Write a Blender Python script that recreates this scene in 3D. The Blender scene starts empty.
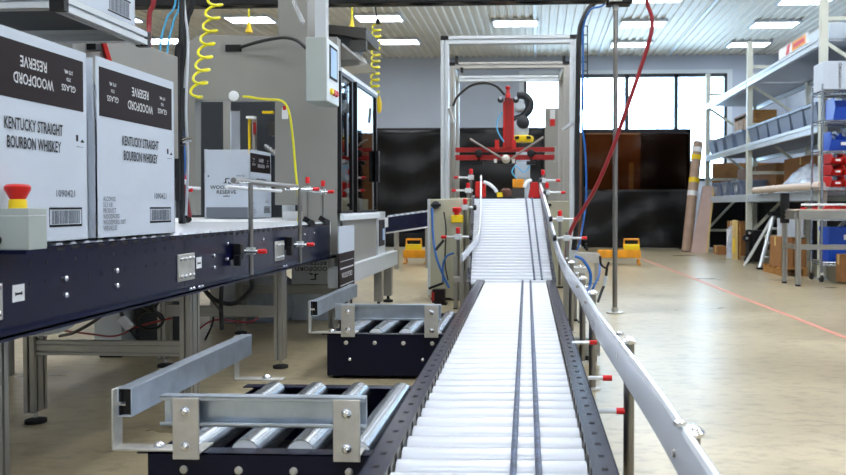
import bpy, bmesh, math, random
from mathutils import Vector, Matrix, Euler
random.seed(7)
SC = bpy.context.scene
COL = SC.collection
V = Vector
# ------------------------------------------------------------------ camera
FPX = 800.0
PCX, PCY = 497.0, 221.0
CAM = V((0, 0, .9))
PITCH = math.atan(15 / FPX)
YAW = math.atan(40 / FPX)
FW = V((-math.sin(YAW) * math.cos(PITCH), math.cos(YAW) * math.cos(PITCH), -math.sin(PITCH)))
RT = V((math.cos(YAW), math.sin(YAW), 0))
UP = RT.cross(FW)

def at(x, y, X=None, Y=None, Z=None):
    """the place in the room that the photo's pixel (x, y) shows, on a plane of known X, Y or Z"""
    d = FW * FPX + RT * (x - PCX) - UP * (y - PCY)
    i, v = (0, X) if X is not None else ((1, Y) if Y is not None else (2, Z))
    return CAM + d * ((v - CAM[i]) / d[i])

# ------------------------------------------------------------------ materials
def lin(c):
    return c / 12.92 if c <= .04045 else ((c + .055) / 1.055) ** 2.4
def rgb(h):
    h = h.lstrip('#')
    return tuple(lin(int(h[i:i + 2], 16) / 255) for i in (0, 2, 4)) + (1,)
def mat(name, col, rough=.5, metal=0., noise=0., scale=20., bump=0., bscale=60., spec=.5, coat=0., stretch=(1, 1, 1), alpha=1., rnoise=0.):
    m = bpy.data.materials.new(name); m.use_nodes = True
    nt = m.node_tree; N = nt.nodes; L = nt.links
    b = N['Principled BSDF']
    c = rgb(col) if isinstance(col, str) else tuple(col) + (1,)
    b.inputs['Base Color'].default_value = c
    b.inputs['Roughness'].default_value = rough
    b.inputs['Metallic'].default_value = metal
    b.inputs['Specular IOR Level'].default_value = spec
    b.inputs['Coat Weight'].default_value = coat
    b.inputs['Alpha'].default_value = alpha
    if noise or bump or rnoise:
        tc = N.new('ShaderNodeTexCoord'); mp = N.new('ShaderNodeMapping')
        mp.inputs['Scale'].default_value = stretch
        L.new(tc.outputs['Object'], mp.inputs['Vector'])
        t = N.new('ShaderNodeTexNoise'); t.inputs['Scale'].default_value = scale; t.inputs['Detail'].default_value = 4
        L.new(mp.outputs['Vector'], t.inputs['Vector'])
    if noise:
        r = N.new('ShaderNodeValToRGB')
        r.color_ramp.elements[0].position = .3; r.color_ramp.elements[1].position = .7
        r.color_ramp.elements[0].color = tuple(v * (1 - noise) for v in c[:3]) + (1,)
        r.color_ramp.elements[1].color = tuple(min(1, v * (1 + noise)) for v in c[:3]) + (1,)
        L.new(t.outputs['Fac'], r.inputs['Fac']); L.new(r.outputs['Color'], b.inputs['Base Color'])
    if rnoise:
        mr = N.new('ShaderNodeMapRange'); mr.inputs['To Min'].default_value = max(.02, rough - rnoise); mr.inputs['To Max'].default_value = min(1, rough + rnoise)
        L.new(t.outputs['Fac'], mr.inputs['Value']); L.new(mr.outputs['Result'], b.inputs['Roughness'])
    if bump:
        t2 = N.new('ShaderNodeTexNoise'); t2.inputs['Scale'].default_value = bscale; t2.inputs['Detail'].default_value = 3
        L.new(mp.outputs['Vector'], t2.inputs['Vector'])
        bp = N.new('ShaderNodeBump'); bp.inputs['Strength'].default_value = bump; bp.inputs['Distance'].default_value = .01
        L.new(t2.outputs['Fac'], bp.inputs['Height']); L.new(bp.outputs['Normal'], b.inputs['Normal'])
    return m
def emat(name, col, s):
    m = bpy.data.materials.new(name); m.use_nodes = True
    b = m.node_tree.nodes['Principled BSDF']
    b.inputs['Base Color'].default_value = rgb(col)
    b.inputs['Emission Color'].default_value = rgb(col); b.inputs['Emission Strength'].default_value = s
    return m
def glassmat(name, tint, clear, rough=.03):
    m = bpy.data.materials.new(name); m.use_nodes = True
    nt = m.node_tree; N = nt.nodes; L = nt.links
    N.remove(N['Principled BSDF']); out = N['Material Output']
    tr = N.new('ShaderNodeBsdfTransparent'); tr.inputs['Color'].default_value = rgb(tint)
    gl = N.new('ShaderNodeBsdfGlossy'); gl.inputs['Roughness'].default_value = rough
    fr = N.new('ShaderNodeFresnel'); fr.inputs['IOR'].default_value = clear
    mx = N.new('ShaderNodeMixShader')
    L.new(fr.outputs['Fac'], mx.inputs['Fac']); L.new(tr.outputs[0], mx.inputs[1]); L.new(gl.outputs[0], mx.inputs[2])
    L.new(mx.outputs[0], out.inputs['Surface'])
    return m

M = dict(
    navy=mat('navy_paint', '#050b2c', .25, 0, .1, 6, spec=.4),
    navy_dark=mat('navy_paint_dull', '#040922', .42, 0, .1, 6, spec=.25),
    black=mat('black_plastic', '#0c0d10', .4, spec=.35),
    rubber=mat('black_rubber', '#17181b', .7),
    slot=mat('slot_dark', '#07080c', .8),
    alu=mat('anodised_aluminium', '#a9a8a2', .38, .75, .05, 8, stretch=(1, 1, .1)),
    alu_dark=mat('aluminium_groove', '#4b4a48', .5, .6),
    alu_white=mat('pale_aluminium', '#cfd6da', .4, .35, .03, 5),
    galv=mat('galvanised_steel', '#b9c5d2', .34, .8, .14, 14),
    plate=mat('zinc_plate', '#c4c3bd', .42, .6, .08, 30),
    steel=mat('polished_steel', '#a6adb5', .24, .95),
    bar=mat('stainless_bar', '#8d8a85', .3, .9),
    bolt=mat('bolt_steel', '#dfe2e6', .2, 1.),
    roller=mat('white_roller', '#c3cad4', .28, 0, .02, 4, coat=.3),
    belt=mat('drive_belt', '#46536c', .5, 0, .75, 45),
    rail=mat('white_guide_rail', '#dfe6ee', .22, .35, .03, 4, coat=.3),
    cap_red=mat('red_plastic_cap', '#d0101a', .35),
    red=mat('red_plastic', '#c8140c', .4),
    red_paint=mat('red_machine_paint', '#9c0f08', .35, 0, .1, 20),
    yellow=mat('yellow_plastic', '#f0cf12', .4),
    yellow_hose=mat('yellow_hose', '#e6e01e', .35),
    orange=mat('safety_yellow_paint', '#e59a10', .45, 0, .15, 10),
    grey_box=mat('grey_enclosure', '#a3aca8', .45),
    grey_box2=mat('pale_enclosure', '#b9bfc3', .45),
    mach=mat('machine_grey_paint', '#8e8e89', .45, 0, .04, 3),
    mach_dark=mat('machine_interior', '#2b3036', .5, .2),
    beige=mat('beige_paint', '#b5b49d', .45, 0, .05, 4),
    carton=mat('white_carton', '#c3cedb', .6, 0, .025, 5, bump=.05, bscale=90),
    carton_in=mat('carton_inside', '#8a6a45', .8),
    print_brown=mat('brown_print', '#21171a', .6, spec=.2),
    ink=mat('black_ink', '#14151a', .6, spec=.2),
    ink_grey=mat('grey_ink', '#6a717c', .6),
    ink_white=mat('white_ink', '#cfd2d6', .6),
    kraft=mat('kraft_carton', '#96693c', .75, 0, .12, 8),
    crate=mat('crate_plywood', '#a8783c', .7, 0, .25, 5, stretch=(1, 1, 6)),
    board=mat('pink_board', '#c3aaa0', .6, 0, .08, 3),
    wood_edge=mat('board_edge', '#d8bd7c', .7),
    tube=mat('card_tube', '#a98f7c', .6, 0, .15, 6),
    tube_pale=mat('pale_tube', '#d3c3b4', .55, 0, .05, 6),
    wrap=mat('wrap_film', '#a9b2bf', .25, 0, .25, 6, bump=.6, bscale=12),
    rack=mat('rack_paint', '#c9cdc0', .45, 0, .05, 5),
    rack_beam=mat('rack_beam_paint', '#c3d0db', .35, .2, .05, 5),
    mesh_wire=mat('zinc_wire', '#9aa2ab', .4, .6),
    bin_grey=mat('grey_bin', '#74839b', .45, 0, .1, 20),
    bin_blue=mat('blue_bin', '#1450c8', .35),
    bin_red=mat('red_bin', '#c8201c', .35),
    label=mat('paper_label', '#e8ebee', .6),
    curtain=mat('black_curtain', '#08090c', .38, 0, 0, bump=.35, bscale=3, spec=.3),
    curtain_pane=glassmat('smoked_curtain_film', '#b59c84', 1.15, .12),
    amber=mat('brown_partition', '#8a5f34', .6, 0, .25, 1.2),
    cable_black=mat('black_cable', '#101114', .45),
    cable_blue=mat('blue_tube', '#1d62b0', .3),
    cable_sky=mat('pale_blue_tube', '#53b4e6', .3),
    cable_red=mat('red_hose', '#8c1c26', .35),
    cable_grey=mat('grey_cable', '#c9d0d8', .4),
    white=mat('white_plastic', '#e9eef2', .4),
    arm=mat('robot_arm_grey', '#b4c0cc', .35),
    arm_dark=mat('robot_arm_black', '#22262c', .35),
    brown_lump=mat('brown_rubber', '#55301f', .6),
    cloudy=mat('cloudy_plastic', '#8fa0b2', .25, 0, .3, 8, bump=.7, bscale=10),
    screen=mat('blue_screen', '#9fc0e4', .3),
    glass=glassmat('door_glass', '#d8e2ea', 2.0, .03),
    pane=glassmat('window_glass', '#f4faff', 1.35, .02),
    line=mat('red_floor_paint', '#c98a78', .5),
    lamp=emat('lamp_diffuser', '#f3f7ff', 13.0),
    frame_white=mat('white_frame', '#dfe8ef', .5),
    frame_dark=mat('dark_window_frame', '#1c2830', .4),
)

# ------------------------------------------------------------------ mesh builder
class MB:
    def __init__(s):
        s.v = []; s.f = []; s.m = []; s.mats = []
    def mi(s, m):
        m = M[m] if isinstance(m, str) else m
        if m not in s.mats: s.mats.append(m)
        return s.mats.index(m)
    def raw(s, vs, fs, m):
        o = len(s.v); k = s.mi(m)
        s.v += [V(v) for v in vs]
        for f in fs: s.f.append([i + o for i in f]); s.m.append(k)
        return s
    def box(s, a, b, m):
        """box between two corners"""
        x0, x1 = sorted((a[0], b[0])); y0, y1 = sorted((a[1], b[1])); z0, z1 = sorted((a[2], b[2]))
        vs = [(x, y, z) for z in (z0, z1) for (x, y) in ((x0, y0), (x1, y0), (x1, y1), (x0, y1))]
        return s.raw(vs, [(3, 2, 1, 0), (4, 5, 6, 7), (0, 1, 5, 4), (1, 2, 6, 5), (2, 3, 7, 6), (3, 0, 4, 7)], m)
    def cbox(s, c, d, m, rot=None):
        """box by centre and size, turned by a matrix"""
        R = rot or Matrix.Identity(3); c = V(c)
        vs = [c + R @ V((sx * d[0] / 2, sy * d[1] / 2, sz * d[2] / 2)) for sz in (-1, 1) for sx, sy in ((-1, -1), (1, -1), (1, 1), (-1, 1))]
        return s.raw(vs, [(3, 2, 1, 0), (4, 5, 6, 7), (0, 1, 5, 4), (1, 2, 6, 5), (2, 3, 7, 6), (3, 0, 4, 7)], m)
    def beam(s, p, q, w, h, m, up=(0, 0, 1)):
        """rectangular bar from p to q: w across, h along up"""
        p, q = V(p), V(q); d = (q - p); L = d.length; d.normalize(); u = V(up)
        r = d.cross(u)
        if r.length < 1e-4: r = d.cross(V((1, 0, 0)))
        r.normalize(); u = r.cross(d)
        R = Matrix((r, d, u)).transposed()
        return s.cbox((p + q) / 2, (w, L, h), m, R)
    def cyl(s, p, q, r, m, n=12, r2=None, caps=True):
        p, q = V(p), V(q); d = (q - p).normalized(); r2 = r if r2 is None else r2
        a = d.orthogonal().normalized(); b = d.cross(a)
        vs = []
        for c, rr in ((p, r), (q, r2)):
            for i in range(n):
                t = 2 * math.pi * i / n
                vs.append(c + (a * math.cos(t) + b * math.sin(t)) * rr)
        fs = [(i, (i + 1) % n, n + (i + 1) % n, n + i) for i in range(n)]
        if caps: fs += [tuple(range(n - 1, -1, -1)), tuple(range(n, 2 * n))]
        return s.raw(vs, fs, m)
    def lathe(s, base, axis, prof, m, n=16):
        """prof: list of (distance along the axis, radius)"""
        base = V(base); d = V(axis).normalized(); a = d.orthogonal().normalized(); b = d.cross(a)
        vs = []; fs = []
        for (h, r) in prof:
            for i in range(n):
                t = 2 * math.pi * i / n
                vs.append(base + d * h + (a * math.cos(t) + b * math.sin(t)) * r)
        k = len(prof)
        for j in range(k - 1):
            for i in range(n):
                fs.append((j * n + i, j * n + (i + 1) % n, (j + 1) * n + (i + 1) % n, (j + 1) * n + i))
        fs.append(tuple(range(n - 1, -1, -1))); fs.append(tuple((k - 1) * n + i for i in range(n)))
        return s.raw(vs, fs, m)
    def tube(s, pts, r, m, n=8, smooth=6):
        P = [V(p) for p in pts]
        if smooth and len(P) > 2:
            Q = []
            E = [P[0] * 2 - P[1]] + P + [P[-1] * 2 - P[-2]]
            for i in range(1, len(E) - 2):
                for k in range(smooth):
                    t = k / smooth; a, b, c, d = E[i - 1:i + 3]
                    Q.append(.5 * ((2 * b) + (c - a) * t + (2 * a - 5 * b + 4 * c - d) * t * t + (3 * b - a - 3 * c + d) * t ** 3))
            P = Q + [P[-1]]
        vs = []; fs = []; up = None
        for i, p in enumerate(P):
            d = (P[min(i + 1, len(P) - 1)] - P[max(i - 1, 0)]).normalized()
            if up is None: up = d.orthogonal().normalized()
            a = (up - d * up.dot(d))
            a = a.normalized() if a.length > 1e-5 else d.orthogonal().normalized()
            up = a; b = d.cross(a)
            for k in range(n):
                t = 2 * math.pi * k / n
                vs.append(p + (a * math.cos(t) + b * math.sin(t)) * r)
        for i in range(len(P) - 1):
            for k in range(n):
                fs.append((i * n + k, i * n + (k + 1) % n, (i + 1) * n + (k + 1) % n, (i + 1) * n + k))
        fs.append(tuple(range(n - 1, -1, -1))); fs.append(tuple((len(P) - 1) * n + k for k in range(n)))
        return s.raw(vs, fs, m)
    def prism(s, poly, depth, m):
        """poly: 3-D outline, pushed by the vector depth"""
        n = len(poly); A = [V(p) for p in poly]; B = [p + V(depth) for p in A]
        fs = [tuple(range(n - 1, -1, -1)), tuple(range(n, 2 * n))] + [(i, (i + 1) % n, n + (i + 1) % n, n + i) for i in range(n)]
        return s.raw(A + B, fs, m)
    def profile(s, p, q, w, h, m='alu', up=(0, 0, 1)):
        """extruded aluminium bar with a groove on every face"""
        p, q = V(p), V(q); d = (q - p).normalized(); u = V(up)
        r = d.cross(u).normalized(); u = r.cross(d)
        g = min(w, h) * .11; t = g * 2.6
        nx = max(1, round(w / h)) if w > h else 1; nz = max(1, round(h / w)) if h > w else 1
        def side(length, cells):
            out = []
            for c in range(cells):
                mid = -length / 2 + (c + .5) * length / cells
                out += [(mid - g, 0), (mid - g, -t), (mid + g, -t), (mid + g, 0)]
            return out
        pts = []
        pts.append((-w / 2, -h / 2))
        pts += [(a, -h / 2 - b) for a, b in side(w, nx)]
        pts.append((w / 2, -h / 2))
        pts += [(w / 2 + b, a) for a, b in side(h, nz)]
        pts.append((w / 2, h / 2))
        pts += [(-a, h / 2 + b) for a, b in side(w, nx)]
        pts.append((-w / 2, h / 2))
        pts += [(-w / 2 - b, -a) for a, b in side(h, nz)]
        n = len(pts)
        A = [p + r * a + u * b for a, b in pts]; B = [q + r * a + u * b for a, b in pts]
        km = s.mi(m)
        s.raw(A + B, [(i, (i + 1) % n, n + (i + 1) % n, n + i) for i in range(n)] + [tuple(range(n - 1, -1, -1)), tuple(range(n, 2 * n))], m)
        return s
    def text(s, body, size, org, right, up, m, sx=1., lift=.0006, align='CENTER', bold=.014):
        cu = bpy.data.curves.new('t', 'FONT'); cu.body = body; cu.size = size; cu.align_x = align; cu.align_y = 'CENTER'; cu.resolution_u = 2; cu.offset = bold * size
        o = bpy.data.objects.new('t', cu); COL.objects.link(o)
        dg = bpy.context.evaluated_depsgraph_get(); me = bpy.data.meshes.new_from_object(o.evaluated_get(dg))
        right, up = V(right).normalized(), V(up).normalized(); nrm = right.cross(up); org = V(org)
        vs = [org + right * (v.co.x * sx) + up * v.co.y + nrm * lift for v in me.vertices]
        s.raw(vs, [tuple(p.vertices) for p in me.polygons], m)
        bpy.data.objects.remove(o); bpy.data.curves.remove(cu); bpy.data.meshes.remove(me)
        return s
    def build(s, name, parent=None, bevel=0., smooth=True, local=False):
        me = bpy.data.meshes.new(name)
        if parent is None:
            xs = [v.x for v in s.v]; ys = [v.y for v in s.v]; zs = [v.z for v in s.v]
            org = V(((min(xs) + max(xs)) / 2, (min(ys) + max(ys)) / 2, min(zs)))
            W = Matrix.Translation(org)
        else:
            W = WM[parent.name]
        inv = W.inverted() if not (local and parent is not None) else Matrix.Identity(4)
        me.from_pydata([tuple(inv @ v) for v in s.v], [], s.f)
        for m in s.mats: me.materials.append(m)
        me.polygons.foreach_set('material_index', s.m)
        me.update()
        bm = bmesh.new(); bm.from_mesh(me); bmesh.ops.recalc_face_normals(bm, faces=[f for f in bm.faces if len(f.verts) > 2]) if False else None
        bm.free()
        if smooth:
            me.polygons.foreach_set('use_smooth', [True] * len(me.polygons))
            try: me.set_sharp_from_angle(angle=math.radians(38))
            except Exception: pass
        o = bpy.data.objects.new(name, me); COL.objects.link(o)
        if parent is None: o.location = W.translation
        else: o.parent = parent
        WM[o.name] = W
        if bevel:
            md = o.modifiers.new('edge', 'BEVEL'); md.width = bevel; md.segments = 2; md.limit_method = 'ANGLE'; md.angle_limit = math.radians(50)
        return o
WM = {}
def tag(o, label=None, cat=None, group=None, kind=None):
    if label: o['label'] = label
    if cat: o['category'] = cat
    if group: o['group'] = group
    if kind: o['kind'] = kind
    return o
def thing(name, loc, label, cat, group=None, rot=(0, 0, 0)):
    o = bpy.data.objects.new(name, None); COL.objects.link(o); o.empty_display_size = .1
    o.location = loc; o.rotation_euler = rot
    WM[o.name] = Matrix.Translation(V(loc)) @ Euler(rot).to_matrix().to_4x4()
    return tag(o, label, cat, group)
KIDS = {}
def dup(o, loc, label=None, rotz=None, scale=None):
    r = o.copy(); COL.objects.link(r); r.location = loc
    if rotz is not None: r.rotation_euler = (r.rotation_euler[0], r.rotation_euler[1], rotz)
    if scale: r.scale = scale
    if label: r['label'] = label
    for c in [x for x in COL.objects if x.parent == o]:
        d = c.copy(); COL.objects.link(d); d.parent = r
        for g in [x for x in COL.objects if x.parent == c]:
            e = g.copy(); COL.objects.link(e); e.parent = d
    return r
def wall(name, mb, **k):
    return tag(mb.build(name, None, **k), kind='structure')
X_, Y_, Z_ = V((1, 0, 0)), V((0, 1, 0)), V((0, 0, 1))
# ------------------------------------------------------------------ the hall
RX0, RX1, RY0, RY1, RZ = -13.0, 6.4, -5.0, 21.0, 4.8
def floor_mat():
    m = mat('polished_concrete', '#a9a08c', .3, spec=.7)
    nt = m.node_tree; N = nt.nodes; L = nt.links; b = N['Principled BSDF']
    tc = N.new('ShaderNodeTexCoord')
    n1 = N.new('ShaderNodeTexNoise'); n1.inputs['Scale'].default_value = .7; n1.inputs['Detail'].default_value = 6
    n2 = N.new('ShaderNodeTexNoise'); n2.inputs['Scale'].default_value = 9; n2.inputs['Detail'].default_value = 6; n2.inputs['Roughness'].default_value = .7
    mp = N.new('ShaderNodeMapping'); mp.inputs['Scale'].default_value = (1, 1.8, 1)
    L.new(tc.outputs['Object'], mp.inputs['Vector'])
    for n in (n1, n2): L.new(mp.outputs['Vector'], n.inputs['Vector'])
    r1 = N.new('ShaderNodeValToRGB'); r1.color_ramp.elements[0].position = .3; r1.color_ramp.elements[1].position = .72
    r1.color_ramp.elements[0].color = rgb('#9c9072'); r1.color_ramp.elements[1].color = rgb('#c0b495')
    r2 = N.new('ShaderNodeValToRGB'); r2.color_ramp.elements[0].position = .28; r2.color_ramp.elements[1].position = .52
    r2.color_ramp.elements[0].color = (.6, .58, .55, 1); r2.color_ramp.elements[1].color = (1, 1, 1, 1)
    mx = N.new('ShaderNodeMixRGB'); mx.blend_type = 'MULTIPLY'; mx.inputs['Fac'].default_value = 1
    L.new(n1.outputs['Fac'], r1.inputs['Fac']); L.new(n2.outputs['Fac'], r2.inputs['Fac'])
    L.new(r1.outputs['Color'], mx.inputs[1]); L.new(r2.outputs['Color'], mx.inputs[2]); L.new(mx.outputs['Color'], b.inputs['Base Color'])
    mr = N.new('ShaderNodeMapRange'); mr.inputs['To Min'].default_value = .2; mr.inputs['To Max'].default_value = .42
    L.new(n1.outputs['Fac'], mr.inputs['Value']); L.new(mr.outputs['Result'], b.inputs['Roughness'])
    return m
M['floor'] = floor_mat()
M['wall'] = mat('pale_blue_grey_wall', '#c2ccdb', .75, 0, .03, 1.5)
M['ceil'] = mat('corrugated_deck', '#ebe6da', .6, 0, .04, 2)
wall('floor', MB().box((RX0, RY0, -.1), (RX1, RY1, 0), 'floor'))
# corrugated metal deck, ribs running away from the camera
mb = MB(); pts = []; x = RX0; pitch = .17
while x < RX1:
    pts += [(x, RZ), (x + pitch * .42, RZ), (x + pitch * .5, RZ + .03), (x + pitch * .92, RZ + .03)]; x += pitch
vs = [(a, RY0, b) for a, b in pts] + [(a, RY1, b) for a, b in pts]; n = len(pts)
mb.raw(vs, [(i, i + 1, n + i + 1, n + i) for i in range(n - 1)], 'ceil')
mb.box((RX0, RY0, RZ + .06), (RX1 + .2, RY1, RZ + .12), 'ceil')
wall('ceiling', mb, smooth=False)
WX0, WX1, WZ0, WZ1 = -.34, 4.9, 1.55, 4.33
mb = MB()
mb.box((RX0, RY1, 0), (WX0, RY1 + .2, RZ + .1), 'wall'); mb.box((WX1, RY1, 0), (RX1 + .2, RY1 + .2, RZ + .1), 'wall')
mb.box((WX0, RY1, 0), (WX1, RY1 + .2, WZ0), 'wall'); mb.box((WX0, RY1, WZ1), (WX1, RY1 + .2, RZ + .1), 'wall')
wall('wall_back', mb)
wall('wall_left', MB().box((RX0 - .2, RY0, 0), (RX0, RY1, RZ + .1), 'wall'))
wall('wall_right', MB().box((RX1, RY0, 0), (RX1 + .2, RY1, RZ + .1), 'wall'))
wall('wall_rear', MB().box((RX0, RY0 - .2, 0), (RX1, RY0, RZ + .1), 'wall'))
# window_1: one wide window in four bays
mb = MB()
for a, b in (((WX0, WZ1 - .09), (WX1, WZ1)), ((WX0, WZ0), (WX1, WZ0 + .08)), ((WX0, WZ0), (WX0 + .07, WZ1)), ((WX1 - .07, WZ0), (WX1, WZ1))):
    mb.box((a[0], RY1 - .02, a[1]), (b[0], RY1 + .1, b[1]), 'frame_dark')
for x in (.95, 2.33, 3.60): mb.box((x - .05, RY1 - .02, WZ0), (x + .05, RY1 + .1, WZ1), 'frame_dark')
w1 = wall('window_1', mb)
MB().box((WX0, RY1 + .05, WZ0), (WX1, RY1 + .058, WZ1), 'pane').build('window_pane', w1)
mb = MB()
mb.box((WX0 - .13, RY1 - .03, WZ1), (WX1 + .13, RY1 + .02, WZ1 + .1), 'frame_white'); mb.box((WX1, RY1 - .03, WZ0 - .1), (WX1 + .13, RY1 + .02, WZ1), 'frame_white')
mb.box((WX0 - .13, RY1 - .03, WZ0 - .1), (WX0, RY1 + .02, WZ1), 'frame_white')
wall('trim_1', mb)
# bright seams of the roof deck
wall('trim_2', MB().box((-.08, 9, RZ - .03), (-.02, RY1, RZ), 'frame_white'))
wall('trim_3', MB().box((3.35, 9, RZ - .03), (3.41, RY1, RZ), 'frame_white'))
wall('trim_4', MB().box((1.55, 9, RZ - .03), (1.6, RY1, RZ), 'frame_white'))
# red line painted on the floor
mb = MB(); a, b = V((1.78, 14.2, 0)), V((2.16, 4.2, 0))
mb.beam(a + Z_ * .001, b + Z_ * .001, .05, .002, 'line'); wall('trim_5', mb)
# ceiling lamps
L0 = thing('ceiling_light', (-.46, 17.0, RZ), 'x', 'ceiling light', 'flush ceiling lights of the hall')
LW, LD = .98, .6
mb = MB()
for sx in (-1, 1): mb.box((-.46 + sx * LW / 2, 17 - LD / 2, RZ - .05), (-.46 + sx * (LW / 2 - .04), 17 + LD / 2, RZ + .0), 'frame_white')
for sy in (-1, 1): mb.box((-.46 - LW / 2, 17 + sy * LD / 2, RZ - .05), (-.46 + LW / 2, 17 + sy * (LD / 2 - .04), RZ + .0), 'frame_white')
mb.box((-.46 - LW / 2 + .03, 17 - LD / 2 + .03, RZ - .028), (-.46 + LW / 2 - .03, 17 + LD / 2 - .03, RZ + .045), 'frame_white'); mb.build('frame', L0)
MB().box((-.46 - LW / 2 + .04, 17 - LD / 2 + .04, RZ - .04), (-.46 + LW / 2 - .04, 17 + LD / 2 - .04, RZ - .03), 'lamp').build('diffuser', L0)
L0['label'] = 'small ceiling light above the top bar of the aluminium gantry'
for (x, y, lab) in [
    (2.24, 17.2, 'ceiling light behind the red hose, upper one of the pair right of the steel pole'),
    (2.24, 19.35, 'ceiling light behind the red hose, lower one of the pair nearest the window'),
    (5.05, 17.4, 'ceiling light in the middle between the window and the pallet rack top'),
    (5.05, 19.5, 'ceiling light farthest back, just above the far rack post'),
    (5.05, 15.4, 'ceiling light cut by the top edge of the photo at the near rack post'),
    (2.24, 15.1, 'ceiling light cut by the top edge just right of the red hose'),
    (-.46, 15.1, 'ceiling light hidden partly by the black cable tray above the gantry'),
    (-3.25, 16.4, 'ceiling light left of the gantry, nearer one above the coiled yellow hose'),
    (-3.25, 18.75, 'ceiling light left of the gantry, farther one by the coiled yellow hose'),
    (-5.95, 16.4, 'ceiling light above the grey packing machine'),
    (-8.7, 18.4, 'ceiling light behind the black cable bundle on the left'),
    (-8.7, 16.2, 'ceiling light beside the red hose over the white cartons'),
    (-11.4, 16.2, 'ceiling light at the left edge behind the first carton')]:
    dup(L0, (x, y, RZ), lab)
for x in (-6, -2.9, -.3, 1.9, 4.8):
    for y in (-2.5, .6, 3.6, 6.4, 9.0, 11.8):
        dup(L0, (x, y, RZ), 'ceiling light over the conveyors, outside the photo', scale=(1.3, 1.6, 1))
# daylight
w = bpy.data.worlds.new('daylight'); SC.world = w; w.use_nodes = True
w.node_tree.nodes['Background'].inputs[0].default_value = (.64, .83, 1, 1); w.node_tree.nodes['Background'].inputs[1].default_value = 11.0
ld = bpy.data.lights.new('window_daylight', 'AREA'); ld.shape = 'RECTANGLE'; ld.size = WX1 - WX0; ld.size_y = WZ1 - WZ0
ld.cycles.is_portal = True
lo = bpy.data.objects.new('window_daylight', ld); COL.objects.link(lo); lo.location = ((WX0 + WX1) / 2, RY1 + .3, (WZ0 + WZ1) / 2); lo.rotation_euler = (math.radians(-90), 0, 0)
cd = bpy.data.cameras.new('camera'); co = bpy.data.objects.new('camera', cd); COL.objects.link(co); SC.camera = co
cd.sensor_width = 36; cd.lens = 36 * FPX / 846
cd.shift_x = (423 - PCX) / 846; cd.shift_y = (PCY - 237.5) / 846
co.matrix_world = Matrix.Translation(CAM) @ Matrix((RT, UP, -FW)).transposed().to_4x4()
cd.clip_start = .05; cd.clip_end = 200
cd.dof.use_dof = True; cd.dof.focus_distance = 3.6; cd.dof.aperture_fstop = 5.0
SC.view_settings.view_transform = 'Standard'; SC.view_settings.look = 'None'; SC.view_settings.exposure = 0.2; SC.view_settings.gamma = 1
SC.view_settings.use_curve_mapping = False
# ------------------------------------------------------------------ left infeed conveyor with white cartons
NX = -1.4
lc = thing('carton_conveyor', (-1.9, 1.2, 0), 'long navy roller conveyor on aluminium legs carrying the white cartons on the left', 'conveyor')
mb = MB()
mb.box((NX - .004, 1.3, .565), (NX, 5.35, .785), 'navy')
mb.box((NX - .03, 1.3, .782), (NX, 5.35, .785), 'navy'); mb.box((NX - .004, 1.3, .560), (NX + .045, 5.35, .568), 'navy')
mb.box((NX + .041, 1.3, .553), (NX + .045, 5.35, .568), 'navy')
y = 1.39
while y < 5.3:
    mb.box((NX - .0005, y, .7685), (NX + .0008, y + .042, .7795), 'slot')
    if y > 2.1 and y < 3.05:
        mb.box((NX - .0005, y + .018, .734), (NX + .0008, y + .024, .747), 'slot')
    if y < 2.95: mb.box((NX - .0005, y + .018, .678), (NX + .0008, y + .024, .691), 'slot')
    y += .073
for ys in (3.11, 3.62, 5.1): mb.box((NX - .0005, ys, .57), (NX + .0006, ys + .003, .78), 'slot')
mb.build('side_panel', lc, bevel=.001)
mb = MB(); mb.box((-2.75, 1.3, .60), (-2.745, 5.35, .785), 'navy'); mb.box((-2.75, 1.3, .56), (-2.71, 5.35, .568), 'navy'); mb.build('side_panel', lc)
# bolts on the panel
mb = MB()
for yy in (2.307, 2.597, 3.40): 
    for zz in (.684, .634): mb.lathe((NX, yy, zz), X_, [(0, .009), (.005, .009), (.008, .005)], 'bolt', 10)
for yy in (3.55, 4.02, 4.75, 4.95):
    for zz in (.73, .66): mb.lathe((NX, yy, zz), X_, [(0, .007), (.005, .007), (.008, .004)], 'bolt', 8)
for yy in (3.12, 3.15, 3.2, 3.23, 4.3, 4.34): mb.lathe((NX + .02, yy, .567), Z_, [(0, .008), (.005, .008), (.008, .004)], 'bolt', 8)
mb.build('bolt_row', lc)
for i, (y0, y1) in enumerate(((3.045, 3.195), (4.2, 4.35), (1.90, 2.02))):
    mb = MB(); mb.box((NX, y0, .603), (NX + .006, y1, .71), 'plate'); sp = mb.build('splice_plate', lc, bevel=.002)
    mb = MB()
    for k in range(4):
        for zz in (.622, .69): mb.lathe((NX + .006, y0 + .02 + k * (y1 - y0 - .04) / 3, zz), X_, [(0, .008), (.006, .008), (.009, .004)], 'bolt', 10)
    mb.build('bolt_row', sp)
for y0 in (2.066, 3.222):
    mb = MB(); mb.box((NX, y0, .642), (NX + .001, y0 + .05, .688), 'label'); mb.box((NX + .001, y0 + .012, .66), (NX + .0016, y0 + .038, .666), 'ink')
    mb.box((NX + .001, y0 + .010, .658), (NX + .0016, y0 + .014, .668), 'ink'); mb.box((NX + .001, y0 + .036, .658), (NX + .0016, y0 + .040, .668), 'ink')
    tag(mb.build('sticker', lc), 'white sticker with a black bar mark')
y = 1.41
while y < 5.3:
    MB().cyl((-2.744, y, .763), (NX - .0045, y, .763), .030, 'roller', 14).build('roller', lc); y += .073
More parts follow.
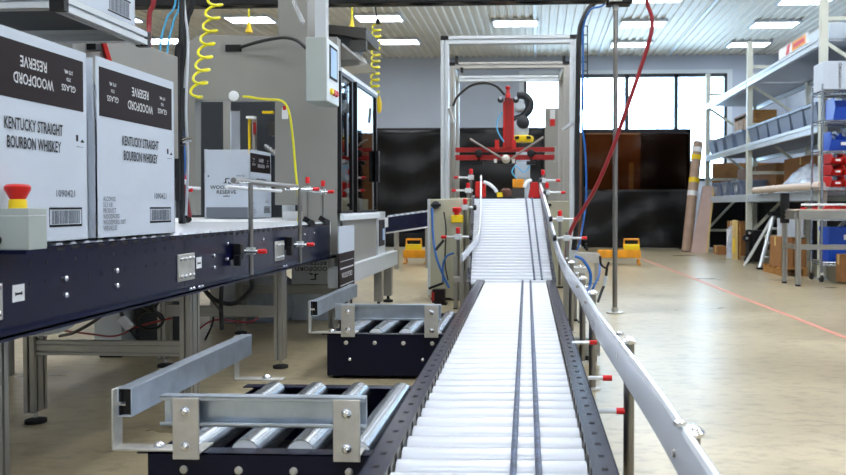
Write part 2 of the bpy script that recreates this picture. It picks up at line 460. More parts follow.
# leg frames
def leg_frame(fy, lc):
    for lx in (-2.08, -1.424):
        mb = MB(); mb.profile((lx, fy + .045, .05), (lx, fy + .045, .559), .045, .09, 'alu', up=Y_)
        lg = mb.build('leg', lc)
        MB().cyl((lx, fy + .045, .016), (lx, fy + .045, .052), .009, 'bolt', 8).lathe((lx, fy + .045, 0), Z_, [(0, .042), (.014, .042), (.02, .02)], 'rubber', 16).build('foot', lg)
    MB().profile((-2.06, fy + .03, .317), (-1.448, fy + .03, .317), .03, .06, 'alu').build('crossbar', lc)
    MB().profile((-2.7, fy + .03, .535), (-1.44, fy + .03, .535), .03, .045, 'alu').build('top_bar', lc)
for fy in (1.96, 3.165, 4.325): leg_frame(fy, lc)
# guide rail with steel posts on the near side
def guide_post(x, y, z0, z1, zc, parent, tip=.06, cap=False, knob=None, r=.011):
    mb = MB(); mb.cyl((x, y, z0), (x, y, z1), r, 'bar', 10); p = mb.build('guide_post', parent)
    mb = MB(); mb.cbox((x, y, zc), (.036, .036, .034), 'grey_box'); mb.cyl((x - .06, y - .024, zc), (x + tip, y - .024, zc), .007, 'bolt', 8); mb.build('clamp', p, bevel=.003)
    tag(MB().lathe((x + tip - .012, y - .024, zc), X_, [(0, .011), (.034, .012), (.04, .008)], 'cap_red', 10).build('tip', p), 'red plastic tip')
    if cap: MB().lathe((x, y, z1 - .01), Z_, [(0, .013), (.03, .014), (.038, .009)], 'cap_red', 10).build('cap', p)
    if knob is not None:
        mb = MB(); mb.cbox((x, y, knob), (.05, .03, .03), 'black', Euler((0, .5, 0)).to_matrix()); mb.cyl((x + .02, y - .01, knob - .02), (x + .035, y - .03, knob - .015), .018, 'black', 10); mb.build('knob', p)
    return p
gr = thing('guide_rail', (-1.33, 4.2, .56), 'steel side guide rail on posts with red tips at the left conveyor edge', 'guide rail')
MB().cyl((-1.40, 3.63, 1.018), (-1.40, 4.60, 1.012), .014, 'bar', 12).build('rail_bar', gr)
MB().cyl((-1.46, 3.7, .990), (-1.46, 4.5, .985), .009, 'white', 10).build('rail_bar', gr)
guide_post(-1.33, 3.66, .58, 1.007, .69, gr, .055); guide_post(-1.33, 4.43, .58, 1.0, .685, gr, .06)
for yy in (3.66, 4.43):
    mb = MB(); mb.cbox((-1.378, yy - .03, .69), (.036, .04, .075), 'black'); mb.cbox((-1.375, yy - .05, .65), (.03, .02, .05), 'black'); mb.build('bracket', gr, bevel=.004)
    mb = MB(); mb.cyl((-1.41, yy, 1.003 if yy < 4 else .995), (-1.33, yy, 1.003 if yy < 4 else .995), .008, 'bolt', 8); mb.build('rod', gr)
gp = thing('guide_rail', (-1.34, 4.85, .785), 'pair of slim guide posts with red caps at the machine mouth', 'guide rail')
guide_post(-1.36, 4.69, .79, 1.045, 1.0, gp, .05, True, .815, .007); guide_post(-1.36, 5.03, .79, 1.035, .99, gp, .05, True, .815, .007)
MB().cyl((-1.42, 4.62, 1.0), (-1.36, 5.06, .995), .008, 'rail', 8).build('rail_bar', gp)
fr = thing('guide_rail', (-2.2, 4.8, .785), 'white far side guide rail behind the cartons with a red cap', 'guide rail')
MB().cyl((-2.2, 3.3, 1.015), (-2.2, 5.12, 1.015), .010, 'white', 10).build('rail_bar', fr)
guide_post(-2.24, 5.0, .79, 1.07, 1.0, fr, .03, True, .83, .009)
MB().cyl((-2.25, 4.75, 1.055), (-2.12, 4.75, 1.045), .016, 'white', 10).build('rail_end', fr)
MB().cyl((-2.19, 4.75, 1.05), (-2.19, 4.75, 1.0), .008, 'bolt', 8).build('rod', fr)

# ------------------------------------------------------------------ white cartons
def prints_side(mb, X, y0, y1, z0, zb, z1, first=True):
    R, U = Y_, Z_; yc = (y0 + y1) / 2; H = zb - z0; Wd = y1 - y0
    mb.box((X + .0001, y0 + .018, zb + .012), (X + .0008, y1 - .022, z1 - .03), 'print_brown')
    zt = zb + (z1 - zb) * .42
    def up_down(t, s, yy, zz, sx=1.): mb.text(t, s, (X + .001, yy, zz), -R, -U, 'ink_white', sx)
    up_down('WOODFORD', .042, yc + .01, zb + (z1 - zb) * .36, .70); up_down('RESERVE', .042, yc + .01, zb + (z1 - zb) * .60, .76)
    for s_ in (-1, 1):
        up_down('GLASS', .026, yc + s_ * .175, zb + (z1 - zb) * .38); up_down('750', .015, yc + s_ * .175, zb + (z1 - zb) * .51); up_down('375 ML', .015, yc + s_ * .175, zb + (z1 - zb) * .62)
    mb.text('KENTUCKY STRAIGHT', .046, (X + .001, yc + .012, z0 + H * .85), R, U, 'ink', .56)
    mb.text('BOURBON WHISKEY', .046, (X + .001, yc + .012, z0 + H * .72), R, U, 'ink', .56)
    # small carton symbols by the upper far edge
    mb.box((X + .0002, y1 - .062, z0 + H * .79), (X + .001, y1 - .052, z0 + H * .84), 'ink'); mb.prism([(X + .0003, y1 - .04, z0 + H * .785), (X + .0003, y1 - .018, z0 + H * .785), (X + .0003, y1 - .029, z0 + H * .81)], (.0007, 0, 0), 'ink')
    mb.box((X + .0002, y1 - .06, z0 + H * .745), (X + .001, y1 - .025, z0 + H * .75), 'ink_grey')
    mb.text('1090421', .03, (X + .001, y1 - .12, z0 + H * .37), R, U, 'ink_grey', 1.)
    a, b, c, d = y1 - .20, y1 - .035, z0 + H * .115, z0 + H * .265
    mb.box((X + .0002, a, d - .006), (X + .001, b, d), 'ink'); mb.box((X + .0002, a, c), (X + .001, b, c + .007), 'ink')
    mb.box((X + .0002, a, c), (X + .001, a + .002, d), 'ink'); mb.box((X + .0002, b - .002, c), (X + .001, b, d), 'ink')
    yy = a + .012; rr = random.Random(3)
    while yy < b - .016:
        w = rr.choice((.003, .0045, .006)); mb.box((X + .0002, yy, c + .009), (X + .0009, yy + w, d - .009), 'ink_grey'); yy += w + rr.choice((.002, .0035))
    if not first:
        for k, t in enumerate(('ALCOHOL', '53.5 V.8', 'PRODUCT', 'WOODFORD', 'WOODFORD DIST', 'VERSAILLES')):
            mb.text(t, .021, (X + .001, y0 + .035, z0 + H * (.335 - k * .05)), R, U, 'ink_grey', .8, align='LEFT')
def carton(name, x0, x1, y0, y1, z0, zb, z1, label, side=True, front=False, first=True, grp=None):
    t = thing(name, ((x0 + x1) / 2, (y0 + y1) / 2, z0), label, 'carton', grp)
    mb = MB(); e = .004
    for a, b in (((x0, y0, z0), (x1, y0 + e, zb)), ((x0, y1 - e, z0), (x1, y1, zb)), ((x0, y0, z0), (x0 + e, y1, zb)), ((x1 - e, y0, z0), (x1, y1, zb)), ((x0, y0, z0), (x1, y1, z0 + e))): mb.box(a, b, 'carton')
    mb.box((x0 + .02, y0 + .02, z0 + .02), (x1 - .02, y1 - .02, zb - .08), 'carton_in')
    if side: prints_side(mb, x1, y0, y1, z0, zb, z1, first) if False else None
    mb.build('body', t)
    # flaps stand up: two long, two short
    mb = MB(); mb.box((x1 - e, y0 + .004, zb), (x1, y1 - .004, z1), 'carton'); mb.box((x1 - e - .0006, y0 + .01, zb + .006), (x1 - e, y1 - .01, z1 - .006), 'carton_in'); mb.build('flap', t)
    mb = MB(); mb.box((x0, y0 + .004, zb), (x0 + e, y1 - .004, z1), 'carton'); mb.box((x0 + e, y0 + .01, zb + .006), (x0 + e + .0006, y1 - .01, z1 - .006), 'carton_in'); mb.build('flap', t)
    mb = MB(); mb.box((x0 + .01, y0, zb), (x1 - .01, y0 + e, z1 - .006), 'carton'); mb.build('flap', t)
    mb = MB(); mb.box((x0 + .01, y1 - e, zb), (x1 - .01, y1, z1 - .006), 'carton'); mb.build('flap', t)
    if side:
        mb = MB(); prints_side(mb, x1, y0, y1, z0, zb, z1, first); tag(mb.build('printing', t, smooth=False), 'brown flap panel, black lettering and barcode')
    return t
def logo(mb, org, s, R, U, m='ink'):
    """the small emblem over the two words, a bar below"""
    o = V(org); n = R.cross(U) * .0008
    def P(a, b): return o + R * a * s + U * b * s + n
    mb.prism([P(-.35, .62), P(.02, .62), P(.02, .7), P(-.02, .95), P(.3, 1.0), P(.3, 1.06), P(-.1, 1.04), P(-.1, .72)], n * .3, m)
    mb.prism([P(.15, .74), P(.5, .58), P(.12, .6)], n * .3, m)
    mb.text('WOODFORD', .42 * s, P(0, .27), R, U, m, 1.08); mb.text('RESERVE', .42 * s, P(0, -.14), R, U, m, 1.08)
    mb.prism([P(-.3, -.5), P(.3, -.5), P(.3, -.45), P(0, -.41), P(-.3, -.45)], n * .3, m)
cb = .794
t = carton('whiskey_carton', -1.82, -1.402, 1.885, 2.435, cb, 1.178, 1.375, 'white carton with open brown-printed flap nearest the left edge, behind the stop button', first=True)
t = carton('whiskey_carton', -1.82, -1.402, 2.485, 3.035, cb, 1.178, 1.378, 'white carton with open brown-printed flap, second along the left conveyor', first=False)
t = carton('whiskey_carton', -2.815, -2.425, 6.65, 7.2, cb, 1.178, 1.382, 'white carton with printed emblem front standing inside the packing machine', first=False)
mb = MB(); logo(mb, (-2.625, 6.65, 1.03), .10, X_, Z_); mb.text('1090 421', .022, (-2.50, 6.6492, 1.155), X_, Z_, 'ink_grey'); mb.box((-2.785, 6.6492, 1.145), (-2.775, 6.6499, 1.16), 'ink')
mb.box((-2.80, 6.649, .80), (-2.44, 6.6496, .89), 'ink_grey'); mb.build('front_printing', t, smooth=False)
M['ink_grey2'] = M['ink_grey']

# emergency stop on its bracket
es = thing('emergency_stop', (-1.36, 2.0, .787), 'grey emergency stop box with red mushroom button on the left conveyor', 'emergency stop')
mb = MB(); mb.box((-1.43, 1.985, .787), (-1.30, 2.062, .894), 'grey_box'); mb.box((-1.431, 1.984, .873), (-1.299, 2.063, .876), 'grey_box2'); mb.build('box', es, bevel=.004)
MB().lathe((-1.358, 2.03, .893), Z_, [(0, .022), (.022, .021), (.026, .017)], 'yellow', 20).build('collar', es)
MB().lathe((-1.358, 2.03, .917), Z_, [(0, .018), (.008, .022), (.026, .031), (.034, .031), (.039, .026), (.041, .01)], 'red', 24).build('button', es)
MB().lathe((-1.385, 1.985, .812), -Y_, [(0, .014), (.012, .016), (.02, .012), (.024, .006)], 'black', 14).tube([(-1.385, 1.965, .812), (-1.43, 1.94, .805), (-1.52, 1.93, .80)], .005, 'cable_grey').build('cable_gland', es)
mb = MB(); mb.box((-1.44, 1.975, .777), (-1.30, 2.07, .787), 'navy'); mb.box((-1.398, 1.975, .70), (-1.39, 2.07, .777), 'navy'); mb.build('bracket', es)

# overhead shelf with a carton, upper left
oh = thing('overhead_shelf', (-2.1, 2.8, 1.52), 'aluminium framed overhead shelf in the top left corner above the cartons', 'shelf')
for a, b in (((-1.52, 2.5, 1.545), (-1.52, 3.02, 1.545)), ((-2.7, 2.5, 1.545), (-2.7, 3.02, 1.545))):
    MB().profile(a, b, .045, .05, 'alu_white').build('side_bar', oh)
for yy in (2.49, 3.0): MB().profile((-2.7, yy, 1.55), (-1.545, yy, 1.55), .04, .045, 'alu_white').build('cross_bar', oh)
mb = MB(); mb.box((-1.545, 2.475, 1.52), (-1.497, 2.5, 1.575), 'black'); mb.build('end_cap', oh); mb = MB(); mb.box((-1.545, 3.02, 1.515), (-1.497, 3.045, 1.572), 'black'); mb.build('end_cap', oh)
MB().box((-1.98, 2.5, 1.571), (-1.51, 3.01, 1.576), 'mach_dark').build('deck', oh)
for a in ((-2.6, 2.6), (-2.6, 3.0)): MB().cyl((a[0], a[1], 1.57), (a[0], a[1], 4.8), .012, 'bar', 8).build('hanger', oh)
t = carton('whiskey_carton', -1.95, -1.53, 2.46, 2.99, 1.576, 1.96, 2.15, 'white carton standing on the overhead shelf, cut by the top edge', side=False)
mb = MB(); X = -1.53
mb.text('1090421', .027, (X + .001, 2.86, 1.70), Y_, Z_, 'ink_grey', 1.)
for k in range(16): mb.box((X + .0002, 2.805 + k * .009, 1.605), (X + .001, 2.809 + k * .009 + (k % 3) * .001, 1.66), 'ink_grey')
mb.box((X + .0002, 2.795, 1.598), (X + .001, 2.955, 1.603), 'ink'); mb.box((X + .0002, 2.795, 1.662), (X + .001, 2.955, 1.668), 'ink')
mb.build('printing', t, smooth=False)
# rails and ducting further back over the conveyor
t = thing('overhead_conveyor', (-3.9, 4.6, 1.82), 'dark overhead conveyor frame behind the first carton, seen under the shelf', 'conveyor')
MB().box(at(-30, 31, Y=4.5), V((at(126, 36, Y=4.5).x, 4.56, at(126, 36, Y=4.5).z)), 'plate').build('side_rail', t); MB().box(at(-30, 19, Y=4.5), V((at(112, 25, Y=4.5).x, 4.56, at(112, 25, Y=4.5).z)), 'mach_dark').build('side_rail', t); MB().box(at(20, 27.5, Y=4.5), V((at(44, 30, Y=4.5).x, 4.56, at(44, 30, Y=4.5).z)), 'frame_white').build('side_rail', t)
MB().box((-4.6, 4.58, 2.02), (-2.8, 5.2, 2.04), 'alu_dark').build('deck', t)
for x in (8, 19, 33): MB().box(at(x, 7, Y=4.6), at(x + 6, 17, Y=4.66), 'black').build('roller_block', t)
for xx in (-4.5, -2.9): MB().cyl((xx, 4.8, 2.04), (xx, 4.8, 4.8), .015, 'bar', 8).build('hanger', t)
t = thing('machine_hood', (-2.2, 3.7, 1.1), 'grey sheet metal hood over the conveyor behind the second carton', 'hood')
mb = MB(); mb.prism([(-1.9, 3.2, 1.15), (-1.9, 4.163, 1.15), (-1.9, 4.163, 1.69), (-1.9, 3.2, 1.67)], (-.6, 0, 0), 'mach'); mb.build('housing', t, bevel=.005)
MB().box((-1.9, 3.3, 1.56), (-1.86, 3.34, 1.64), 'black').build('hinge', t)
MB().box((-2.85, 3.35, 1.15), (-2.5, 4.12, 1.2), 'mach').build('arm', t)
for xx, yy in ((-2.82, 3.4), (-2.82, 4.1)): MB().box((xx - .03, yy - .03, 0), (xx + .03, yy + .03, 1.15), 'mach').build('post', t)
lv = thing('machine_lever', (-1.84, 3.45, 1.55), 'red lever handle leaning above the second carton', 'lever')
MB().beam((-1.865, 3.45, 1.47), (-1.90, 3.42, 1.635), .035, .02, 'red').build('grip', lv, bevel=.004); MB().cyl((-1.9, 3.45, 1.44), (-1.865, 3.45, 1.475), .015, 'bolt', 8).build('pivot', lv)

# ------------------------------------------------------------------ packing machine
MY = 5.45
pm = thing('packing_machine', (-1.9, 6.4, 0), 'big grey packing machine with open mouth and glass side doors', 'machine')
def fx(x, y, Y=MY): return at(x, y, Y=Y)
mb = MB(); T = (0, .10, 0)
o = [fx(185, 47), fx(197, 35), fx(337, 37), fx(337, 252), fx(300, 252), fx(300, 205), fx(275, 205), fx(275, 100), fx(195, 100), fx(195, 215), fx(185, 215)]
def q(*ps): mb.prism([fx(*p) for p in ps], T, 'mach')
q((185, 47), (185, 100), (337, 100), (337, 37), (197, 35)); q((185, 100), (185, 215), (195, 215), (195, 100)); q((275, 100), (275, 205), (337, 205), (337, 100)); q((302, 205), (302, 252), (337, 252), (337, 205))
mb.build('front_panel', pm)
MB().box((-1.85, 5.55, 2.02), (-1.36, 6.72, 2.04), 'mach').build('roof', pm)
leg_frame(5.475, pm)
mb = MB(); ga_, gb_ = at(227, 120, Y=7.6).x, at(240, 120, Y=7.6).x; mb.box((-3.5, 7.6, .6), (ga_, 7.64, 2.04), 'mach_dark'); mb.box((gb_, 7.6, .6), (-1.85, 7.64, 2.04), 'mach_dark'); mb.box((ga_ - .03, 7.58, .8), (ga_ + .04, 7.6, 2.0), 'alu'); mb.box((ga_, 7.6, 1.82), (gb_, 7.64, 2.04), 'mach_dark')
mb.build('back_panel', pm)
MB().box((-3.3, 5.36, .70), (-1.42, 7.58, .79), 'white').build('bed', pm)
mb = MB(); mb.box(at(248, 118, Y=7.4), V((at(250, 118, Y=7.4).x, 7.43, .8)), 'yellow'); mb.box(at(252, 116, Y=7.4), V((at(255, 118, Y=7.4).x, 7.45, .8)), 'alu'); mb.box(at(246, 116, Y=7.35), at(256, 119, Y=7.4), 'label'); mb.box(at(253, 122, Y=7.35), at(256, 135, Y=7.4), 'red_paint'); mb.box(at(262, 111, Y=7.4), at(274, 114, Y=7.45), 'yellow'); mb.cyl((-2.5, 7.3, 1.45), (-2.1, 6.9, 1.2), .03, 'steel', 10); mb.build('gripper_frame', pm)
mb = MB(); mb.cyl((-1.95, 6.2, .79), (-1.95, 6.2, 1.02), .05, 'alu_white', 14); mb.build('stop_cylinder', pm); MB().box((-1.9, 5.9, .79), (-1.75, 6.0, .86), 'white').build('sensor_box', pm)
SX = -1.36
MB().box((SX - .03, MY + .1, .35), (SX, 6.72, .80), 'mach').build('side_panel', pm, bevel=.004)
mb = MB(); mb.prism([(SX, MY + .02, .80), (SX + .03, MY + .02, .80), (SX + .03, MY + .02, .835), (SX, MY + .02, .85)], (0, 1.27, 0), 'frame_white'); mb.build('sill', pm)
TZ = 1.83
def door(y0, y1):
    mb = MB(); w = .024
    mb.box((SX - .02, y0, .85), (SX + .012, y0 + w, TZ), 'black'); mb.box((SX - .02, y1 - w, .85), (SX + .012, y1, TZ), 'black'); mb.box((SX - .02, y0 + w, TZ - w), (SX + .012, y1 - w, TZ), 'black'); mb.box((SX - .02, y0 + w, .85), (SX + .012, y1 - w, .87), 'black')
    d = mb.build('door', pm); MB().box((SX - .006, y0 + w, .87), (SX, y1 - w, TZ - w), 'glass').build('glass', d)
    return d
d1 = door(5.46, 5.82); d2 = door(5.95, 6.70); MB().box((SX + .012, 5.55, 1.25), (SX + .03, 5.6, 1.55), 'black').build('handle', d1); MB().box((SX + .012, 6.62, 1.1), (SX + .04, 6.68, 1.36), 'black').build('handle', d2)
MB().box((SX - .02, 5.5, TZ), (SX + .01, 6.74, TZ + .03), 'frame_white').build('top_rail', pm)
mb = MB(); mb.box((-1.75, 5.9, .8), (-1.5, 6.3, .95), 'alu_white'); mb.cyl((-1.55, 5.75, .85), (-1.55, 5.75, 1.15), .06, 'orange', 14); mb.box((-1.62, 6.25, .95), (-1.5, 6.5, 1.35), 'wood_edge'); mb.cyl((-1.5, 6.0, .95), (-1.5, 6.0, 1.4), .03, 'white', 10); mb.box((-1.9, 5.6, 1.4), (-1.8, 6.6, 1.5), 'alu_dark'); mb.build('drive_unit', pm)
mb = MB(); mb.beam((SX + .0, 5.3, .414), (SX + .0, 7.5, .414), .09, .133, 'alu_white'); mb.build('base_beam', pm, bevel=.004)
for yy in (5.62, 6.95, 7.4):
    mb = MB(); mb.box((SX - .07, yy, .06), (SX + .0, yy + .07, .35), 'alu'); l = mb.build('leg', pm); MB().lathe((SX - .035, yy + .035, 0), Z_, [(0, .045), (.02, .045), (.03, .015), (.062, .012)], 'rubber', 12).build('foot', l)
for yy in (5.8, 7.3): MB().box((-2.42, yy, 0), (-2.35, yy + .07, .7), 'alu').build('leg', pm)
mb = MB(); mb.box((SX - .12, 6.78, .48), (SX, 7.12, .85), 'alu_white'); mb.box((SX - .001, 6.82, .55), (SX + .003, 7.08, .78), 'navy'); mb.box((SX + .002, 6.98, .6), (SX + .006, 7.06, .7), 'screen'); mb.build('side_cabinet', pm, bevel=.003)
MB().lathe(fx(234, 96, 5.44) , -Y_, [(0, .035), (.01, .035), (.014, .02)], 'white', 18).build('round_cover', pm)
mb = MB(); a = fx(226, 45, 5.449); mb.box(a, fx(241, 51, 5.435), 'slot'); mb.build('cable_port', pm)
mb = MB(); mb.tube([fx(241, 47, 5.42), fx(262, 41, 5.38), fx(282, 37.5, 5.36), fx(296, 40, 5.34), fx(306, 48, 5.3)], .012, 'cable_black'); mb.build('control_cable', pm)
mb = MB(); mb.box(fx(282, 108, 5.449), fx(288, 119, 5.445), 'label'); mb.box(fx(283, 106, 5.4485), fx(286, 110, 5.444), 'red'); mb.build('notice_sticker', pm)
# control box on an arm
hm = thing('control_panel', (-1.36, 5.05, 1.54), 'grey control box with touch screen and red and yellow buttons hung on a pale post', 'control panel')
MB().box((-1.43, 4.9, 1.548), (-1.30, 5.2, 1.945), 'grey_box').build('housing', hm, bevel=.005)
mb = MB(); mb.box((-1.30, 4.905, 1.555), (-1.297, 5.195, 1.94), 'frame_white'); mb.build('face_plate', hm)
mb = MB(); mb.box((-1.297, 4.96, 1.70), (-1.293, 5.15, 1.91), 'ink'); mb.box((-1.293, 4.98, 1.715), (-1.292, 5.13, 1.895), 'screen'); mb.build('screen', hm)
for yy, c in ((4.99, 'yellow'), (5.05, 'red'), (5.11, 'red')): MB().lathe((-1.297, yy, 1.62), X_, [(0, .02), (.014, .02), (.018, .016)], c, 14).build('button', hm)
MB().box((-1.40, 5.0, 1.94), (-1.33, 5.07, 4.8), 'grey_box2').build('post', hm)
# things above the machine
t = thing('air_duct', (-1.65, 5.7, 2.04), 'square grey duct rising behind the control post', 'duct')
MB().box((-1.83, 5.6, 2.04), (-1.62, 5.95, 4.8), 'mach').build('duct_body', t); mb = MB(); mb.beam(fx(293, 0, 5.5), fx(303, 22, 5.5), .015, .03, 'bolt'); mb.cyl(fx(303, 20, 5.5), fx(303, 23, 5.46), .012, 'bolt', 8); mb.build('strap', t)
t = thing('metal_chute', (-1.45, 6.2, 2.04), 'open metal chute with curled flap on the machine roof beside the control box', 'chute')
mb = MB(); mb.prism([at(322, 24, Y=6.1), at(322, 32, Y=6.1), at(366, 39, Y=6.1), at(366, 28, Y=6.1)], (0, .5, 0), 'alu_dark'); mb.build('upper_sheet', t)
mb = MB(); mb.prism([at(323, 33, Y=6.15), at(323, 56, Y=6.15), at(350, 54, Y=6.15), at(352, 38, Y=6.15)], (0, .4, 0), 'mach_dark'); mb.prism([at(350, 40, Y=6.1), at(349, 52, Y=6.1), at(366, 50, Y=6.1), at(366, 40, Y=6.1)], (0, .05, 0), 'alu_dark'); mb.build('throat', t)
mb = MB(); mb.prism([at(324, 58, Y=6.12), at(326, 69, Y=6.12), at(368, 64, Y=6.12), at(360, 60, Y=6.12), at(355, 50, Y=6.12), at(350, 56, Y=6.12)], (0, .35, 0), 'plate'); mb.build('curled_flap', t)
mb = MB(); mb.box(at(330, 66, Y=6.2), V((-1.42, 6.3, 2.03)), 'plate'); mb.build('stand', t)
# cartons below and beside the machine
t = thing('flat_carton', (-1.309, 5.4, 0), 'folded carton, white above and brown below, propped against the machine side', 'carton')
mb = MB(); mb.box((-1.313, 5.22, .585), (-1.305, 5.66, .765), 'carton'); mb.box((-1.313, 5.22, .27), (-1.305, 5.66, .585), 'print_brown')
X = -1.3048
for z_, s_ in ((.53, .004), (.485, .010), (.37, .006), (.345, .008)): mb.box((X, 5.25, z_ - s_), (X + .0006, 5.63, z_), 'ink_white')
mb.text('WOODFORD', .05, (X, 5.44, .43), Y_, Z_, 'ink_white'); mb.build('printed_sheet', t, smooth=False); mb = MB(); mb.box((-1.311, 5.25, .0), (-1.307, 5.6, .27), 'print_brown'); mb.build('lower_flap', t)
t = thing('stored_carton', (-1.75, 6.35, .29), 'white carton with the emblem upside down, stacked under the machine', 'carton')
mb = MB(); mb.box((-1.93, 6.2, .285), (-1.555, 6.6, .665), 'carton'); mb.build('body', t, bevel=.003); mb = MB(); logo(mb, (-1.745, 6.199, .44), .115, -X_, -Z_); mb.build('printing', t, smooth=False)
t = thing('stored_carton', (-1.75, 6.35, 0), 'plain white carton on the floor under the machine, bottom of the stack', 'carton')
mb = MB(); mb.box((-1.93, 6.2, 0), (-1.555, 6.6, .28), 'carton'); mb.build('body', t, bevel=.003); MB().box((-1.93, 6.385, .2802), (-1.555, 6.415, .2812), 'label').build('tape', t)
# under the conveyor
t = thing('floor_cabinet', (-3.0, 4.7, 0), 'pale grey cabinet standing under the left conveyor', 'cabinet')
MB().box((-2.62, 4.6, .02), (-2.45, 5.1, .5), 'grey_box2').build('housing', t, bevel=.005); MB().box((-2.6, 4.62, 0), (-2.47, 5.08, .02), 'black').build('plinth', t)
t = thing('dark_crate', (-2.3, 4.9, 0), 'black crate under the conveyor behind the coiled cable', 'crate')
MB().box((-2.42, 4.7, .01), (-2.15, 5.0, .42), 'mach_dark').build('body', t, bevel=.006); MB().box((-2.43, 4.69, .40), (-2.14, 5.01, .43), 'black').build('rim', t)
t = thing('light_patch_bag', (-2.2, 5.9, 0), 'pale crumpled bag put where window light glows under the conveyor near the legs', 'bag')  # pale bag shape put in for the glowing patches of window light
rr = random.Random(5); mb = MB(); mb.lathe((-2.25, 6.3, 0), Z_, [(0, .3), (.12, .36), (.3, .3), (.42, .16), (.47, .05)], 'wrap', 14)
for v in mb.v: v += V((rr.uniform(-.03, .03), rr.uniform(-.03, .03), 0))
mb.build('film', t)
mb = MB(); mb.lathe((-2.25, 6.3, .465), Z_, [(0, .05), (.03, .02), (.07, .05)], 'wrap', 10); mb.build('knot', t)
def cable(name, pts, r, m, label, cat='cable', grp=None, smooth=6, Y=None, n=8):
    P = [at(p[0], p[1], Y=p[2]) for p in pts]
    if pts[0][1] <= 0: P = [V((P[0].x, P[0].y, 4.79)), V((P[0].x, P[0].y, P[0].z + .5))] + P   # hangs from the ceiling
    return tag(MB().tube(P, r, m, n, smooth).build(name), label, cat, grp)
cable('power_cable', [(118, 272, 3.5), (112, 300, 3.5), (100, 317, 3.6), (75, 332, 3.7), (60, 336, 3.9)], .008, 'cable_black', 'black cable dropping in an arc left of the white connector')
t = thing('power_cable', at(128, 320, Y=3.5), 'black cable with a white connector hanging under the left conveyor', 'cable')
MB().tube([at(112, 285, Y=3.4), at(121, 312, Y=3.4), at(126, 324, Y=3.4), at(141, 342, Y=3.4)], .008, 'cable_black').build('cord', t)
mb = MB(); mb.beam(at(121, 318, Y=3.37), at(130, 328, Y=3.37), .04, .03, 'label'); mb.build('connector', t, bevel=.004)
P = [at(150 + 13 * math.cos(a), 320 - 9 * math.sin(a), Y=3.45 + .01 * a) for a in [k * .5 for k in range(26)]]
t = tag(MB().tube([at(163, 290, Y=3.42), at(152, 305, Y=3.42)] + P, .007, 'cable_black').build('coiled_cable'), 'black cable coiled in a loop under the left conveyor', 'cable')
cable('power_cable', [(133, 290, 3.4), (143, 306, 3.42), (152, 309, 3.45), (163, 296, 3.4), (170, 285, 3.4)], .007, 'cable_black', 'black cable sagging above the coil under the conveyor')
cable('power_cable', [(60, 330, 4.2), (90, 334, 4.1), (115, 336, 4.0), (140, 326, 3.9), (172, 318, 3.9)], .005, 'cable_red', 'thin red cable along the floor side under the conveyor')
cable('power_cable', [(20, 334, 2.6), (45, 333, 2.6), (65, 328, 2.65), (84, 315, 2.75)], .009, 'cable_grey', 'pale cable hanging under the navy panel at the left')
cable('power_cable', [(203, 288, 4.3), (215, 300, 4.3), (235, 303, 4.35), (252, 288, 4.4), (250, 275, 4.4)], .013, 'cable_black', 'thick black cable looping between the first and second leg frames')
cable('power_cable', [(222, 282, 4.2), (221, 305, 4.2), (222, 330, 4.2)], .012, 'cable_black', 'straight black cable dropping between the leg frames')
cable('power_cable', [(200, 280, 4.0), (212, 300, 4.0), (222, 312, 4.1)], .006, 'cable_black', 'thin black cable slanting behind the first leg frame')
cable('power_cable', [(214, 312, 4.6), (212, 325, 4.6), (205, 340, 4.6)], .006, 'cable_black', 'short black cable end below the first crossbar')
cable('power_cable', [(195, 332, 4.6), (215, 320, 4.7), (250, 322, 4.8), (262, 312, 4.9)], .005, 'cable_red', 'thin red wire behind the second leg frame')
# ------------------------------------------------------------------ near main roller conveyor
mc = thing('roller_conveyor', (-.116, 1.95, .24), 'main conveyor of white rollers with two drive belts running from the foreground to the incline', 'conveyor', rot=(.011, 0, .0127))
def loc(mb, name, parent=mc, **k): return mb.build(name, parent, local=True, **k)
LY0, LY1, HW = -.95, 4.56, .249
y = LY0 + .05
while y < LY1 - .04:
    loc(MB().cyl((-HW + .004, y, -.0455), (HW - .004, y, -.0455), .0455, 'roller', 20), 'roller'); y += .1005
for s in (-1, 1):
    mb = MB(); a, b = s * (HW + .002), s * (HW + .068)
    mb.box((a, LY0, .004), (b, LY1, .009), 'navy'); mb.box((b, LY0, -.16), (b - s * .005, LY1, .009), 'navy'); mb.box((a, LY0, -.12), (a + s * .004, LY1, .009), 'alu')
    y = LY0 + .06
    while y < LY1 - .05:
        mb.box((s * (HW + .028), y, .0085), (s * (HW + .044), y + .02, .0096), 'slot')
        mb.box((a - s * .001, y - .012, -.012), (a + s * .001, y + .022, .0092), 'slot'); y += .1005
    loc(mb, 'side_frame', bevel=.0012)
for xx in (.058, .121):
    mb = MB(); pts = [(xx, LY0 + .02, .002)] + [(xx, LY0 + .1 + k * .45, .003) for k in range(12)] + [(xx, LY1 - .02, .002)]
    mb.tube(pts, .0085, 'belt', 8, 2); loc(mb, 'drive_belt')
mb = MB(); mb.box((-HW, LY0, -.13), (HW, LY1, -.125), 'white'); loc(mb, 'under_pan')
for yy in (-.6, 1.2, 3.0, 4.3):
    for s in (-1, 1):
        mb = MB(); mb.box((s * .30 - .02, yy, -.19 - .011 * yy + .0), (s * .30 + .02, yy + .04, -.02), 'alu'); l = loc(mb, 'leg')
        loc(MB().lathe((s * .30, yy + .02, -.237 - .011 * yy), Z_, [(0, .03), (.015, .03), (.05, .01)], 'rubber', 12), 'foot', l)

